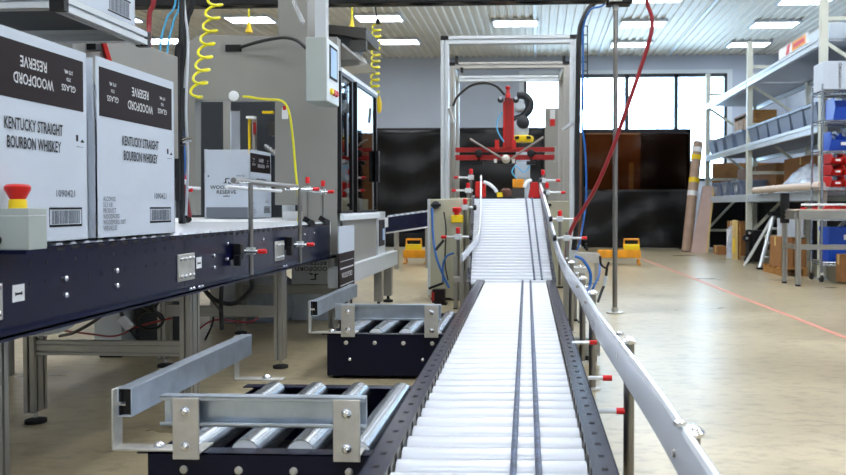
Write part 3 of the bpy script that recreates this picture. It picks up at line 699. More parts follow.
# ------------------------------------------------------------------ incline conveyor
a, b = V((-.209, 6.585, .288)), V((-.303, 8.2, .982)); d = b - a; LI = d.length
ic = thing('incline_conveyor', a, 'steep incline conveyor of white rollers climbing to the red gripper frame', 'conveyor', rot=(math.asin(d.z / LI), 0, math.atan2(-d.x, d.y)))
IW = .335; y = .0
k = 0
while y < LI:
    loc(MB().cyl((-IW, y, -.027), (IW, y, -.027), .027, 'roller', 16), 'roller', ic); y += .0575
for s in (-1, 1):
    mb = MB(); p0, p1 = s * (IW + .003), s * (IW + .012); mb.box((p0, -.06, -.15), (p1, LI + .05, .012), 'navy'); mb.box((p0, -.06, .008), (s * (IW + .03), LI + .05, .013), 'navy'); 
    y = .0
    while y < LI: mb.cyl((s * (IW + .012), y + .02, -.015), (s * (IW + .022), y + .02, -.015), .01, 'bolt', 6); mb.box((s * (IW + .005), y, .0128), (s * (IW + .022), y + .02, .0136), 'slot'); y += .0575
    loc(mb, 'side_frame', ic)
for xx in (.19, .252): loc(MB().tube([(xx, 0, .003), (xx, LI * .5, .004), (xx, LI, .003)], .0085, 'belt', 8, 2), 'drive_belt', ic)
loc(MB().box((-IW, 0, -.12), (IW, LI, -.11), 'white'), 'under_pan', ic)
mb = MB(); mb.box((-.66, 8.22, .93), (.05, 8.62, .975), 'roller'); mb.build('top_plate', ic)
for xx in (-.62, .03):
    for yy in (6.95, 8.05):
        h = .288 + (yy - 6.585) * .43 - .17
        mb = MB(); mb.profile((xx, yy, .03), (xx, yy, h), .05, .05, 'alu', up=Y_); l = mb.build('leg', ic); MB().lathe((xx, yy, 0), Z_, [(0, .035), (.015, .035), (.035, .012)], 'rubber', 12).build('foot', l)

def strip(name, path, h, t, parent, m='rail', out=(1, 0, 0)):
    """flat rail: path is its outer top edge, h down, t inwards"""
    mb = MB(); P = [V(p) for p in path]; E = [P[0] * 2 - P[1]] + P + [P[-1] * 2 - P[-2]]; Q = []
    for i in range(1, len(E) - 2):
        for k in range(5):
            u = k / 5; a, b, c, d = E[i - 1:i + 3]; Q.append(.5 * ((2 * b) + (c - a) * u + (2 * a - 5 * b + 4 * c - d) * u * u + (3 * b - a - 3 * c + d) * u ** 3))
    Q.append(P[-1]); O = V(out); n = len(Q); vs = []; c = .006
    for p in Q: vs += [p + V((0, 0, -c)), p - O * c, p - O * (t - c), p - O * t + V((0, 0, -c)), p - O * t + V((0, 0, -h + c)), p - O * (t - c) + V((0, 0, -h)), p - O * c + V((0, 0, -h)), p + V((0, 0, -h + c))]
    fs = [(i * 8 + j, i * 8 + (j + 1) % 8, (i + 1) * 8 + (j + 1) % 8, (i + 1) * 8 + j) for i in range(n - 1) for j in range(8)]
    fs += [tuple(range(7, -1, -1)), tuple((n - 1) * 8 + j for j in range(8))]
    return mb.raw(vs, fs, m).build(name, parent)
rt = thing('side_rail', (.3, 3.5, 0), 'long white guide rail on steel posts sweeping up the right side of the main conveyor', 'guide rail')
path = [(.31, 1.05, .458), (.306, 1.4, .459), (.300, 1.96, .462), (.272, 2.9, .465), (.262, 3.4, .465), (.258, 4.5, .465), (.232, 5.5, .475), (.208, 6.4, .515), (.165, 7.1, .66), (.115, 7.7, .88), (.045, 8.4, 1.15)]
strip('rail_bar', path, .105, .022, rt)
for (x, y, z) in ((.318, 1.65, .452), (.298, 2.6, .478), (.272, 3.93, .49), (.262, 4.6, .50), (.245, 5.7, .515)):
    mb = MB(); mb.cyl((x, y, 0), (x, y, z - .02), .0175, 'bar', 14); p = mb.build('post', rt)
    MB().lathe((x, y, z - .022), Z_, [(0, .024), (.008, .026), (.014, .02), (.022, .008)], 'bolt', 16).build('cap', p)
    MB().lathe((x, y, 0), Z_, [(0, .04), (.008, .04), (.012, .02)], 'plate', 14).build('base_flange', p)
    MB().lathe((x - .035, y - .05, z + .012), Z_, [(0, .012), (.008, .012), (.012, .005)], 'bolt', 12).build('rail_bolt', rt)
    MB().cyl((x - .04, y, z - .06), (x, y, z - .06), .009, 'bar', 8).build('rail_arm', rt)
lr = thing('side_rail', (-.63, 7.5, .3), 'short white guide rail curling outward at the left side of the incline', 'guide rail')
strip('rail_bar', [at(463, 254, Y=6.62), at(471, 245, Y=6.9), at(480, 231, Y=7.25), at(481.5, 205, Y=7.8), at(482, 175, Y=8.45)], .07, .02, lr, out=(1, 0, 0))
MB().beam((-.61, 6.95, .12), (-.61, 6.95, .55), .03, .03, 'alu').build('rail_mount', lr)
# clamps with red tipped rods
def cross_rod(x0, x1, yy, Y, tip, parent, rr=.011, knobx=None, post=None, topcap=False, m='rail'):
    a, b = at(x0, yy, Y=Y), at(x1, yy, Y=Y)
    r = MB().cyl(a, b, rr, m, 8).build('rod', parent)
    s = 1 if tip > (x0 + x1) / 2 else -1
    e = b if s > 0 else a
    MB().cyl(e - X_ * s * .012, e + X_ * s * (.034 if rr > .01 else .022), rr * 1.35, 'cap_red', 10).build('tip', r)
    if knobx is not None:
        c = at(knobx, yy, Y=Y); MB().lathe(c - X_ * .02, X_, [(0, .012), (.005, .028), (.03, .028), (.036, .01)], 'black', 10).build('knob', r)
    if post is not None:
        px_, y0, y1 = post; p0, p1 = at(px_, y0, Y=Y + .03), at(px_, y1, Y=Y + .03); p1.x = p0.x
        p = MB().cyl(p0, p1, .015, 'bar', 10).build('post', parent)
        MB().cbox(at(px_, yy, Y=Y + .015), (.06, .06, .05), 'alu_white').build('clamp', p, bevel=.004)
        if topcap: MB().lathe(p0 - Z_ * .01, Z_, [(0, .02), (.045, .021), (.055, .012)], 'cap_red', 10).build('cap', p)
g = 'red tipped adjusting clamps along the incline'
def clampset(name_label, *rods):
    t = thing('adjusting_clamp', at(rods[0]['post'][0], rods[0]['post'][2], Y=rods[0]['Y']) if rods[0].get('post') else at(rods[0]['x0'], rods[0]['yy'], Y=rods[0]['Y']), name_label, 'clamp', g)
    for r in rods: cross_rod(parent=t, **r)
    return t
clampset('upper clamp right of the incline top, its rod crossing the gantry post', dict(x0=541, x1=557, yy=180.5, Y=8.4, tip=558, knobx=541, post=(543, 174, 240), topcap=True))
clampset('second clamp from the top, right of the incline, below the gantry post', dict(x0=546, x1=562, yy=192.5, Y=8.1, tip=563, knobx=545, post=(547, 187, 245), topcap=True))
clampset('third clamp right of the incline, red capped post before the beige cabinet', dict(x0=551, x1=575, yy=219, Y=7.4, tip=576, knobx=551, post=(560, 215, 285), topcap=True))
clampset('lowest upper clamp right of the incline, long rod ending under the red hose', dict(x0=555, x1=583, yy=238, Y=6.9, tip=584, knobx=555, post=(567, 232, 290)))
clampset('clamp left of the incline top by the gantry post, two rods one above the other', dict(x0=457, x1=474, yy=177.5, Y=8.5, tip=456, post=(471, 173, 240), topcap=True), dict(x0=455, x1=473, yy=190.5, Y=8.4, tip=454, post=(468, 187, 240), topcap=True))
clampset('clamp left of the incline with its rod over the yellow stop box', dict(x0=452, x1=473, yy=207.5, Y=7.7, tip=451, knobx=475, post=(465, 203, 270), topcap=True))
clampset('lowest clamp left of the incline in front of the beige cabinet', dict(x0=445, x1=470, yy=237, Y=7.1, tip=444, knobx=471, post=(458, 232, 300), topcap=True))
g = 'red tipped rods under the long white side rail'
clampset('short rod with red tip low behind the white side rail, nearest the camera', dict(x0=598, x1=620, yy=411, Y=2.6, tip=621, rr=.008))
clampset('short rod with red tip low behind the white side rail, middle one', dict(x0=588, x1=606, yy=378, Y=3.0, tip=607, rr=.008))
clampset('short rod with red tip low behind the white side rail, farthest by the metal box', dict(x0=572, x1=592, yy=342.5, Y=3.7, tip=593, rr=.008))

# ------------------------------------------------------------------ roller take-off units
t = thing('roller_unit', (-.79, 2.5, 0), 'near navy roller unit with four steel rollers and a channel fence, in the left foreground', 'roller unit', 'low roller units beside the main conveyor')
x0, x1, y0, y1, zt = -1.05, -.40, 2.10, 2.93, .235
for a, b in (((x0, y0, .02), (x1, y0 + .006, zt)), ((x0, y1 - .006, .02), (x1, y1, zt))):
    mb = MB(); mb.box(a, b, 'navy_dark'); yy = b[1] if a[1] > 2.5 else a[1]
    f = -1 if a[1] < 2.5 else 1
    mb.box((x0 - .03, a[1] if f < 0 else b[1] - .05, zt - .004), (x1, (a[1] + .05) if f < 0 else b[1], zt), 'navy')
    for k in range(4): mb.lathe((-.95 + k * .15, yy, zt - .045), Y_ * f, [(0, .011), (.004, .011), (.007, .006)], 'plate', 10)
    for k in range(2): mb.lathe((-.93 + k * .38, yy, zt - .13), Y_ * f, [(0, .008), (.004, .008), (.007, .004)], 'bolt', 8)
    mb.build('end_panel', t)
for xx in (x0, x1 - .006): MB().box((xx, y0 + .006, .02), (xx + .006, y1 - .006, zt - .01), 'navy_dark').build('side_panel', t)
MB().box((x0, y0 + .01, .015), (x1, y1 - .01, .03), 'slot').build('base_plate', t)
for xx in (x0 + .04, x1 - .04):
    for yy in (y0 + .05, y1 - .05): MB().cyl((xx, yy, 0), (xx, yy, .02), .025, 'rubber', 10).build('foot', t)
for k in range(4):
    xc = -.96 + k * .156; r = MB().cyl((xc, y0 + .055, zt - .02), (xc, y1 - .055, zt - .02), .043, 'steel', 32).build('roller', t)
    MB().lathe((xc, y0 + .055, zt - .02), -Y_, [(0, .041), (.004, .036), (.006, .012), (.04, .01)], 'white', 16).build('bearing_cap', r)
# channel fence on two brackets (front)
mb = MB(); ch = [(0, .40), (0, .405), (-.035, .405), (-.035, .395), (-.004, .395), (-.004, .325), (-.035, .325), (-.035, .315), (0, .315)]
ya = 2.115
mb.box((-1.01, ya, .31), (-.455, ya + .004, .392), 'galv'); mb.box((-1.01, ya - .03, .387), (-.455, ya, .392), 'galv'); mb.box((-1.01, ya - .03, .31), (-.455, ya, .315), 'galv')
mb.box((-1.01, ya - .03, .380), (-.455, ya - .027, .392), 'galv'); mb.box((-1.01, ya - .03, .31), (-.455, ya - .027, .321), 'galv'); mb.build('channel_fence', t, bevel=.0015)
for xc in (-.936, -.502):
    mb = MB(); mb.box((xc - .036, ya - .036, .223), (xc + .036, ya - .030, .388), 'plate'); mb.box((xc - .036, ya - .03, .236), (xc + .036, ya + .06, .242), 'plate'); b = mb.build('bracket', t, bevel=.0015)
    for zz in (.352, .258): MB().lathe((xc, ya - .036, zz), -Y_, [(0, .014), (.003, .014), (.004, .011), (.010, .010), (.014, .005)], 'bolt', 14).build('bolt', b)
    MB().lathe((xc, ya + .03, .242), Z_, [(0, .011), (.006, .011), (.01, .005)], 'bolt', 12).build('bolt', b)
# rectangular tube fence on L brackets (left)
mb = MB(); xa, xb, za, zb = -1.145, -1.103, .324, .404; w = .004
for a, b in (((xa, 2.12, za), (xa + w, 3.04, zb)), ((xb - w, 2.12, za), (xb, 3.04, zb)), ((xa, 2.12, zb - w), (xb, 3.04, zb)), ((xa, 2.12, za), (xb, 3.04, za + w))): mb.box(a, b, 'galv')
mb.build('tube_fence', t, bevel=.002); mb = MB(); mb.box((xa + w, 2.123, za + w), (xa + w + .007, 2.16, zb - w), 'black'); mb.box((xa + w, 2.13, za + w), (xb - w, 2.16, zb - w), 'black'); mb.build('end_plug', t)
for yy in (2.10, 2.97):
    mb = MB(); mb.box((-1.151, yy, .236), (-1.145, yy + .05, .404), 'plate'); mb.box((-1.151, yy, .236), (-.965, yy + .05, .243), 'plate'); b = mb.build('bracket', t, bevel=.002)
    MB().cyl((-1.145, yy + .025, .36), (-1.12, yy + .025, .36), .007, 'bolt', 8).build('bolt', b); mb = MB(); mb.lathe((-1.03, yy + .025, .243), Z_, [(0, .016), (.004, .016), (.010, .012), (.014, .005)], 'bolt', 14); mb.build('bolt', b)
u2 = dup(t, (-.79 - .04, 4.5, 0), 'farther navy roller unit with steel rollers and a channel fence, behind the near one')

# ------------------------------------------------------------------ overhead tray, pole, cables
PY = 6.756
t = thing('cable_tray', (-1.3, PY, 2.6), 'black overhead cable tray running across the top edge of the photo', 'cable tray')
mb = MB(); mb.box((-3.5, PY - .04, 2.613), (.80, PY - .03, 2.69), 'black'); mb.box((-3.5, PY + .08, 2.613), (.8, PY + .09, 2.69), 'black'); mb.box((-3.5, PY - .04, 2.610), (.8, PY + .09, 2.617), 'black'); mb.build('channel', t)
for k in range(9): MB().tube([(-3.4 + k * .45, PY - .02 + (k % 3) * .02, 2.63), (-3.2 + k * .45, PY, 2.605 - .006 * (k % 2)), (-2.95 + k * .45, PY + .02, 2.63)], .012, 'cable_black').build('cable_loop', t)
for xx in (-3.0, -.9): MB().cyl((xx, PY + .02, 2.66), (xx, PY + .02, 4.8), .01, 'bar', 8).build('hanger', t)
mb = MB(); mb.cbox((.70, PY, 2.62), (.16, .14, .09), 'black'); mb.cbox((.60, PY, 2.6), (.05, .12, .06), 'black'); mb.build('end_box', t, bevel=.01)
t = thing('steel_pole', (.655, PY, 0), 'tall thin steel pole with round foot flange standing on the right floor', 'pole')
MB().cyl((.655, PY, .02), (.655, PY, 2.59), .0205, 'bar', 16).build('tube', t)
MB().lathe((.655, PY, 0), Z_, [(0, .075), (.01, .075), (.014, .03), (.05, .028)], 'plate', 20).build('foot_flange', t); MB().lathe((.655, PY, 2.532), Z_, [(0, .024), (.05, .028), (.06, .085), (.075, .085)], 'plate', 20).build('top_flange', t)
cable('air_hose', [(646, -6, 6.5), (652, 18, 6.5), (650, 38, 6.5), (640, 70, 6.55), (628, 105, 6.6), (612, 150, 6.7), (597, 185, 6.8), (584, 208, 6.9), (574, 224, 6.95), (568, 240, 7.0), (566, 262, 7.0)], .017, 'cable_red', 'long red air hose hanging from the top beside the steel pole', 'hose')
t = tag(MB().tube([at(x, y, Y=7.6) for x, y in ((604, -4), (592, 5), (583, 20), (579, 40), (578, 100), (577, 160), (577, 215), (574, 250))], .026, 'cable_black').build('cable_bundle'), 'thick black cable bundle dropping behind the right gantry post', 'cable')
cable('air_tube', [(606, 0, 7.4), (590, 10, 7.4), (583, 30, 7.5), (583, 60, 7.5), (582, 120, 7.5), (585, 150, 7.5), (586, 200, 7.5), (580, 240, 7.4), (577, 250, 7.4)], .009, 'cable_blue', 'blue air tube beside the black bundle at the right gantry post', 'hose')
t = thing('cable_ladder', at(585, 100, Y=7.9), 'slim black wire cable ladder on the right gantry post', 'cable ladder')
for x in (583.5, 587.5): MB().cyl(at(x, 26, Y=8.62), V((at(x, 26, Y=8.62).x, 8.62, at(x, 110, Y=8.62).z)), .006, 'black', 6).build('side_wire', t)
for k in range(9): MB().cyl(at(576.5 if k % 2 == 0 and k > 1 else 583.5, 26 + k * 9, Y=8.62), at(587.5, 26 + k * 9, Y=8.62), .005, 'black', 6).build('rung', t)
# left side hanging things
cable('air_hose', [(154, -6, 4.2), (150, 12, 4.2), (149, 30, 4.2), (149, 52, 4.15)], .013, 'cable_red', 'red hose hanging over the grey hood at upper left', 'hose')
cable('cable_bundle', [(192, -5, 4.6), (186, 20, 4.6), (183, 50, 4.6), (180, 80, 4.6), (180, 130, 4.6), (181, 190, 4.6), (182, 222, 4.8)], .022, 'cable_black', 'thick black cable bundle hanging at the left edge of the packing machine')
cable('cable_bundle', [(182, -5, 4.4), (181, 40, 4.4), (178, 48, 4.4), (177, 70, 4.4), (177, 120, 4.4), (178, 200, 4.6)], .016, 'cable_black', 'second black cable strand left of the thick bundle')
cable('cable_bundle', [(184, 0, 4.5), (188, 40, 4.5), (186, 110, 4.5), (188, 160, 4.6), (186, 215, 4.7)], .008, 'cable_grey', 'thin grey cable running down with the black bundle')
cable('air_tube', [(176, -3, 4.5), (167, 18, 4.5), (161, 40, 4.5), (160, 55, 4.5)], .006, 'cable_sky', 'pale blue air tube curving left of the black bundle', 'hose')
cable('air_tube', [(180, -3, 4.5), (174, 20, 4.5), (169, 40, 4.5), (167, 55, 4.5)], .006, 'cable_sky', 'pale blue air tube nearer the black bundle', 'hose')
cable('air_tube', [(182, 130, 4.7), (184, 165, 4.7), (181, 195, 4.7), (183, 220, 4.8)], .012, 'cable_blue', 'blue tube low in the gap behind the second carton', 'hose')
cable('air_hose', [(178, 145, 4.8), (180, 170, 4.8), (186, 195, 4.8), (190, 216, 4.9)], .013, 'cable_red', 'dark red hose low in the gap behind the second carton', 'hose')
t = thing('valve_fitting', at(180, 141, Y=4.5), 'black and steel valve fitting on the cables behind the second carton', 'valve')
MB().cbox(at(180, 141, Y=4.5), (.045, .05, .05), 'black').build('body', t, bevel=.005); MB().cyl(at(183, 141, Y=4.48), at(192, 139, Y=4.48), .014, 'bolt', 10).build('nozzle', t)
def coil(x0, y0, x1, y1, amp, pitch, Y, r, lead=()):
    P = [at(x, y, Y=Y) for x, y in lead]; A, B = at(x0, y0, Y=Y), at(x1, y1, Y=Y); n = abs(y1 - y0) / pitch; R_ = amp * Y / 800; ax = (B - A).normalized()
    k = 0
    while k <= n * 10:
        u = k / (n * 10); t_ = 2 * math.pi * n * u; c = A.lerp(B, u)
        P.append(c + X_ * R_ * math.cos(t_) + Y_ * R_ * .8 * math.sin(t_) + Z_ * R_ * .6 * math.sin(t_)); k += 1
    return P
t = thing('coiled_air_hose', at(205, 0, Y=4.9), 'yellow coiled air hose hanging in front of the grey machine at left', 'hose')
P = coil(217, -8, 197.5, 94, 7.5, 13, 4.9, .0, ()); MB().tube(P, .0085, 'yellow_hose', 8, 2).build('coil', t); MB().tube([P[-1], at(202, 97, Y=5.1), at(198, 98, Y=5.44)], .0085, 'yellow_hose', 8).build('hose_end', t); MB().cyl(P[0], V((P[0].x, P[0].y, 4.8)), .0085, 'yellow_hose', 8).build('upper_hose', t)
t = thing('coiled_air_hose', at(377, 20, Y=7.0), 'tightly coiled yellow air hose hanging right of the grey machine', 'hose')
P = coil(376.5, 24, 374.5, 96, 4.2, 6.2, 7.0, .0); MB().tube(P, .0085, 'yellow_hose', 8, 2).build('coil', t)
MB().tube([at(375, 0, Y=7), at(376, 12, Y=7), at(378, 22, Y=7)], .006, 'cable_black').build('cord', t); MB().lathe(at(378, 24, Y=7), Z_, [(0, .02), (.03, .022), (.05, .008)], 'black', 10).build('swivel', t)
MB().lathe(at(379, 113, Y=7), Z_, [(0, .01), (.03, .024), (.09, .026), (.15, .008)], 'yellow', 12).build('gun', t)
MB().cyl(at(373.5, 96, Y=7.0), at(379, 102, Y=7), .009, 'yellow_hose', 8).build('hose_end', t)
cable('air_hose', [(243, 96.5, 5.42), (250, 97, 5.41), (258, 98.5, 5.4), (268, 99.5, 5.38), (282, 101, 5.36), (289, 112, 5.34), (293, 140, 5.33), (296, 175, 5.32), (299, 200, 5.3), (298, 226, 5.28)], .008, 'yellow_hose', 'thin yellow hose draped down the machine mouth to the conveyor', 'hose')
for x, y, Y, lab in ((249, 27, 8.5, 'yellow pull cord with handle hanging above the grey machine'), (352, 24, 8.5, 'yellow pull cord behind the metal chute'), (15.5, 24, 8.5, 'yellow pull cord with handle at the left edge above the first carton')):
    p = at(x, y, Y=Y); t = thing('pull_cord', p, lab, 'pull cord'); MB().cyl(p, V((p.x, p.y, 4.75)), .011, 'yellow_hose', 8).build('cord', t); MB().lathe(p - Z_ * .06, Z_, [(0, .04), (.02, .04), (.05, .025), (.12, .012)], 'yellow', 10).build('handle', t)
# ------------------------------------------------------------------ aluminium gantry
ga = thing('aluminium_gantry', (-.3, 9.6, 0), 'tall aluminium profile gantry standing over the end of the incline', 'gantry')
s_ = .085
for i, (Y, xl, xr, zt) in enumerate(((8.6, -.99, .39, 2.72), (10.05, -1.065, .37, 2.70), (11.1, -1.12, .33, 2.70))):
    gm = 'alu_white' if i == 0 else 'alu'; s_ = .085 if i == 0 else .078
    for x in (xl, xr): 
        p = MB().profile((x, Y, .04), (x, Y, zt - .045), s_, s_, gm, up=Y_).build('post', ga)
        MB().box((x - s_ / 2, Y - s_ / 2, 0), (x + s_ / 2, Y + s_ / 2, .04), 'black').build('foot', p)
        MB().box((x - s_ / 2, Y - s_ / 2 - .002, zt - .045), (x + s_ / 2, Y + s_ / 2 + .002, zt), 'black').build('corner_cap', p)
    MB().profile((xl + s_ / 2, Y, zt - s_ / 2), (xr - s_ / 2, Y, zt - s_ / 2), s_, s_, gm if i < 2 else 'alu_white').build('top_bar', ga)
for x0, x1 in ((-1.065, -1.12), (.37, .33)): MB().profile((x0, 10.1, 2.655), (x1, 11.05, 2.655), s_ * .9, s_ * .9, 'alu_white').build('side_bar', ga)
for x, s in ((-1.0, 1), (.38, -1)): MB().beam((x, 8.62, 1.62), (x, 8.95, 1.95), .03, .03, 'alu_white').build('brace', ga)
for a, b in (((449, 108), (453, 122)), ((578, 118), (563, 130))):
    MB().beam(at(*a, Y=8.5), at(*b, Y=8.6), .03, .03, 'alu_white').build('brace', ga)
for x in (457, 564): MB().cbox(at(x, 60, Y=8.6), (.03, .06, .08), 'black').build('bumper', ga)
for x in (462,): MB().cbox(at(x, 70, Y=9.95), (.03, .06, .06), 'black').build('bumper', ga)
# red gripper frame
G = 9.2
rg = thing('gripper_frame', at(508, 160, Y=G), 'red lifting gripper with a tall column and double crossbars inside the gantry', 'gripper')
def pr(x, y, Y=G): return at(x, y, Y=Y)
mb = MB(); mb.box(pr(504.5, 98), pr(513, 150, G + .1), 'red_paint'); mb.box(pr(503, 101), pr(505, 148, G + .03), 'red'); mb.box(pr(512, 101), pr(514, 148, G + .03), 'red'); mb.build('column', rg, bevel=.006)
MB().lathe(pr(508, 98), Z_, [(0, .03), (.04, .03), (.05, .022), (.1, .02), (.11, .03), (.13, .03), (.14, .01)], 'red', 14).build('column_tip', rg)
mb = MB()
for x in (500.5, 516): mb.cyl(pr(x, 100, G - .03), pr(x, 100, G + .09), .035, 'arm_dark', 14); mb.cyl(pr(x, 98, G - .04), pr(x, 98, G - .02), .02, 'bolt', 10)
mb.build('pulley_pair', rg)
for y0, y1 in ((147.5, 152), (155, 160)): MB().box(pr(455, y0), pr(555, y1, G + .05), 'red_paint').build('crossbar', rg, bevel=.003)
mb = MB(); mb.box(pr(453.5, 146), pr(456, 162, G + .06), 'alu'); mb.box(pr(554, 146), pr(556.5, 162, G + .06), 'alu'); mb.build('end_plate', rg)
for x in (479, 531): mb = MB(); mb.lathe(pr(x, 153.5, G - .02), -Y_, [(0, .045), (.05, .045), (.055, .03)], 'black', 14); mb.box(pr(x - 4.5, 161), pr(x + 4.5, 165, G + .08), 'black'); mb.box(pr(x - 1, 152), pr(x + 1, 163, G + .02), 'black'); mb.build('suction_block', rg, bevel=.004)
mb = MB(); mb.box(pr(494, 161), pr(516, 164, G + .08), 'black'); mb.box(pr(494, 159), pr(497, 163, G - .03), 'label'); mb.box(pr(512, 159), pr(515, 163, G - .03), 'label'); mb.build('centre_block', rg, bevel=.004)
MB().lathe(pr(506, 159, G - .05), -Y_, [(0, .05), (.04, .045), (.06, .02)], 'plate', 16).build('centre_cap', rg)
for a, b in (((470, 139), (503, 159)), ((543.5, 137), (509, 160))): MB().cyl(pr(*a, G - .05), pr(*b, G - .07), .013, 'bar', 8).build('stay_rod', rg)
for x in (497, 514): MB().box(pr(x - 2, 140), pr(x + 2, 149, G - .02), 'red').build('clamp', rg)
MB().tube([pr(453, 106), pr(458, 96), pr(470, 86), pr(484, 83), pr(496, 86), pr(505, 95)], .015, 'cable_black').build('supply_cable', rg)
MB().tube([pr(502, 112), pr(497, 122), pr(498, 132), pr(504, 142)], .007, 'cable_sky').build('air_tube', rg)
# robot arm behind it
R_ = 10.3
ra = thing('robot_arm', at(522, 200, Y=R_), 'grey and black jointed robot arm behind the red gripper column', 'robot arm')
def P_(x, y, Y=R_): return at(x, y, Y=Y)
MB().cyl(P_(523, 150), V((P_(523, 150).x, R_, 0)), .09, 'arm', 20).build('pedestal', ra)
mb = MB(); mb.lathe(P_(523, 142), Z_, [(0, .13), (.03, .14), (.06, .14), (.08, .11)], 'yellow', 20)
for k in range(6):
    t_ = k * math.pi / 3; c = P_(523, 142) + V((math.cos(t_) * .135, math.sin(t_) * .135, .045)); mb.cbox(c, (.05, .05, .035), 'black', Matrix.Rotation(t_, 3, 'Z'))
mb.build('striped_collar', ra)
mb = MB(); mb.lathe(P_(521, 136), Z_, [(0, .09), (.06, .1), (.15, .1), (.2, .08), (.24, .03)], 'arm', 18); mb.build('shoulder', ra)
mb = MB(); mb.lathe(P_(523, 122, R_ - .12), Y_, [(0, .04), (.02, .085), (.2, .085), (.22, .04)], 'arm_dark', 18); mb.build('shoulder_motor', ra)
MB().tube([P_(514, 120), P_(522, 117), P_(529, 110), P_(530, 102), P_(525, 96), P_(517, 95)], .05, 'arm_dark', 12).build('upper_arm', ra)
MB().lathe(P_(519, 105, R_ - .1), Y_, [(0, .05), (.02, .075), (.18, .075), (.2, .04)], 'arm', 18).build('elbow', ra)
mb = MB(); mb.box(P_(515, 163), P_(530, 178, R_ - .1), 'arm'); mb.build('cable_box', ra, bevel=.01)
MB().tube([P_(517, 179, R_ - .15), P_(512, 172, R_ - .15), P_(516, 166, R_ - .15), P_(524, 172, R_ - .15), P_(530, 166, R_ - .15)], .008, 'cable_sky').build('air_tube', ra)
# things at the top of the incline
t = thing('guide_block', at(480.5, 198, Y=8.5), 'red guide block left of the incline top', 'guide block', 'red guide blocks at the top of the incline')
mb = MB(); mb.box(at(475, 181.5, Y=8.5), at(486, 197.5, Y=8.62), 'red'); mb.build('block', t, bevel=.012); MB().tube([at(484, 182, Y=8.45), at(489, 184, Y=8.42), at(494, 188, Y=8.4), at(497, 192, Y=8.4)], .018, 'white', 8).build('finger', t)
t = thing('guide_block', at(534, 198, Y=8.5), 'red guide block right of the incline top', 'guide block', 'red guide blocks at the top of the incline')
mb = MB(); mb.prism([at(528, 198, Y=8.5), at(540, 198, Y=8.5), at(538, 182, Y=8.5), at(531, 182, Y=8.5)], (0, .12, 0), 'red'); mb.build('block', t, bevel=.01); MB().tube([at(531, 180, Y=8.45), at(527, 182, Y=8.42), at(524, 187, Y=8.4)], .018, 'white', 8).build('finger', t)
t = thing('brown_part', at(506, 197, Y=8.55), 'round brown rubber part lying at the top of the incline', 'part')
MB().lathe(at(506, 197, Y=8.55), Z_, [(0, .05), (.03, .065), (.07, .06), (.095, .03)], 'brown_lump', 14).build('body', t); mb = MB(); mb.box(at(497, 192.5, Y=8.5), at(503, 197, Y=8.58), 'yellow'); mb.build('clip', t)
t = thing('sensor_block', at(518, 198, Y=8.7), 'yellow block on a grey base at the top of the incline', 'block')
mb = MB(); mb.box(at(511.5, 188, Y=8.7), at(524.5, 198, Y=8.85), 'alu_dark'); mb.build('base', t); mb = MB(); mb.box(at(512.5, 179, Y=8.7), at(524, 188, Y=8.85), 'orange'); mb.build('block', t, bevel=.006)
t = thing('control_column', (.24, 11.9, 0), 'grey upright control column with red and white label inside the gantry', 'cabinet')
a, b = at(545, 108, Y=11.6), at(559, 108, Y=11.6); MB().box((a.x, 11.6, 0), (b.x, 11.8, a.z), 'mach').build('housing', t, bevel=.006)
mb = MB(); mb.box(at(550, 110, Y=11.598), at(555, 119, Y=11.59), 'label'); mb.box(at(550, 119, Y=11.598), at(555, 126, Y=11.59), 'red'); mb.build('label_plate', t)
# beige base cabinets each side of the incline
t = thing('support_stand', (-.72, 6.9, 0), 'three slim aluminium uprights left of the incline foot', 'stand')
for x, Y in ((455.5, 6.95), (462, 6.8), (468.5, 6.75)):
    a = at(x, 256, Y=Y); p = MB().profile((a.x, Y, .01), (a.x, Y, a.z), .03, .03, 'alu', up=Y_).build('upright', t); MB().box((a.x - .02, Y - .02, 0), (a.x + .02, Y + .02, .01), 'black').build('foot', p)
MB().box((at(454, 262, Y=6.9).x, 6.8, .25), (at(470, 262, Y=6.9).x, 6.9, .29), 'alu').build('tie_bar', t)
t = thing('base_cabinet', (-.83, 7.7, 0), 'beige machine cabinet left of the incline with blue and black cables', 'cabinet')
a = at(428, 199, Y=7.6); mb = MB(); mb.box((a.x, 7.6, .02), (-.73, 7.9, a.z), 'beige'); mb.build('housing', t, bevel=.006)
mb = MB(); mb.box((a.x - .004, 7.59, .05), (a.x + .02, 7.6, a.z), 'alu_white'); mb.build('edge_strip', t)
mb = MB(); mb.lathe(at(436, 205, Y=7.59), -Y_, [(0, .04), (.03, .04), (.04, .02)], 'arm_dark', 12); mb.cyl(at(431, 205, Y=7.56), at(441, 205, Y=7.56), .015, 'black', 8); mb.build('valve', t)
MB().box((a.x + .02, 7.62, 0), (-.75, 7.88, .02), 'black').build('plinth', t)
t = thing('base_cabinet', (-.62, 8.2, 0), 'narrow beige cabinet behind the yellow stop box, left of the incline', 'cabinet')
mb = MB(); x0, x1 = at(450, 198, Y=8.0).x, at(469, 198, Y=8.0).x; mb.box((x0, 8.0, .02), (x1, 8.35, at(450, 198, Y=8).z), 'beige'); mb.build('housing', t, bevel=.006); MB().box((x0 + .02, 8.02, 0), (x1 - .02, 8.33, .02), 'black').build('plinth', t)
t = thing('base_cabinet', (.3, 8.8, 0), 'beige cabinet right of the incline top below the gantry post', 'cabinet')
mb = MB(); x0, x1 = at(548, 201, Y=8.75).x, at(572, 201, Y=8.75).x; mb.box((x0, 8.75, .02), (x1, 9.1, at(548, 201, Y=8.75).z), 'beige'); mb.build('housing', t, bevel=.006); MB().box((x0 + .02, 8.77, 0), (x1 - .02, 9.08, .02), 'black').build('plinth', t)
MB().lathe(at(550, 205, Y=8.75), -Y_, [(0, .02), (.02, .015)], 'black', 10).build('knob', t)
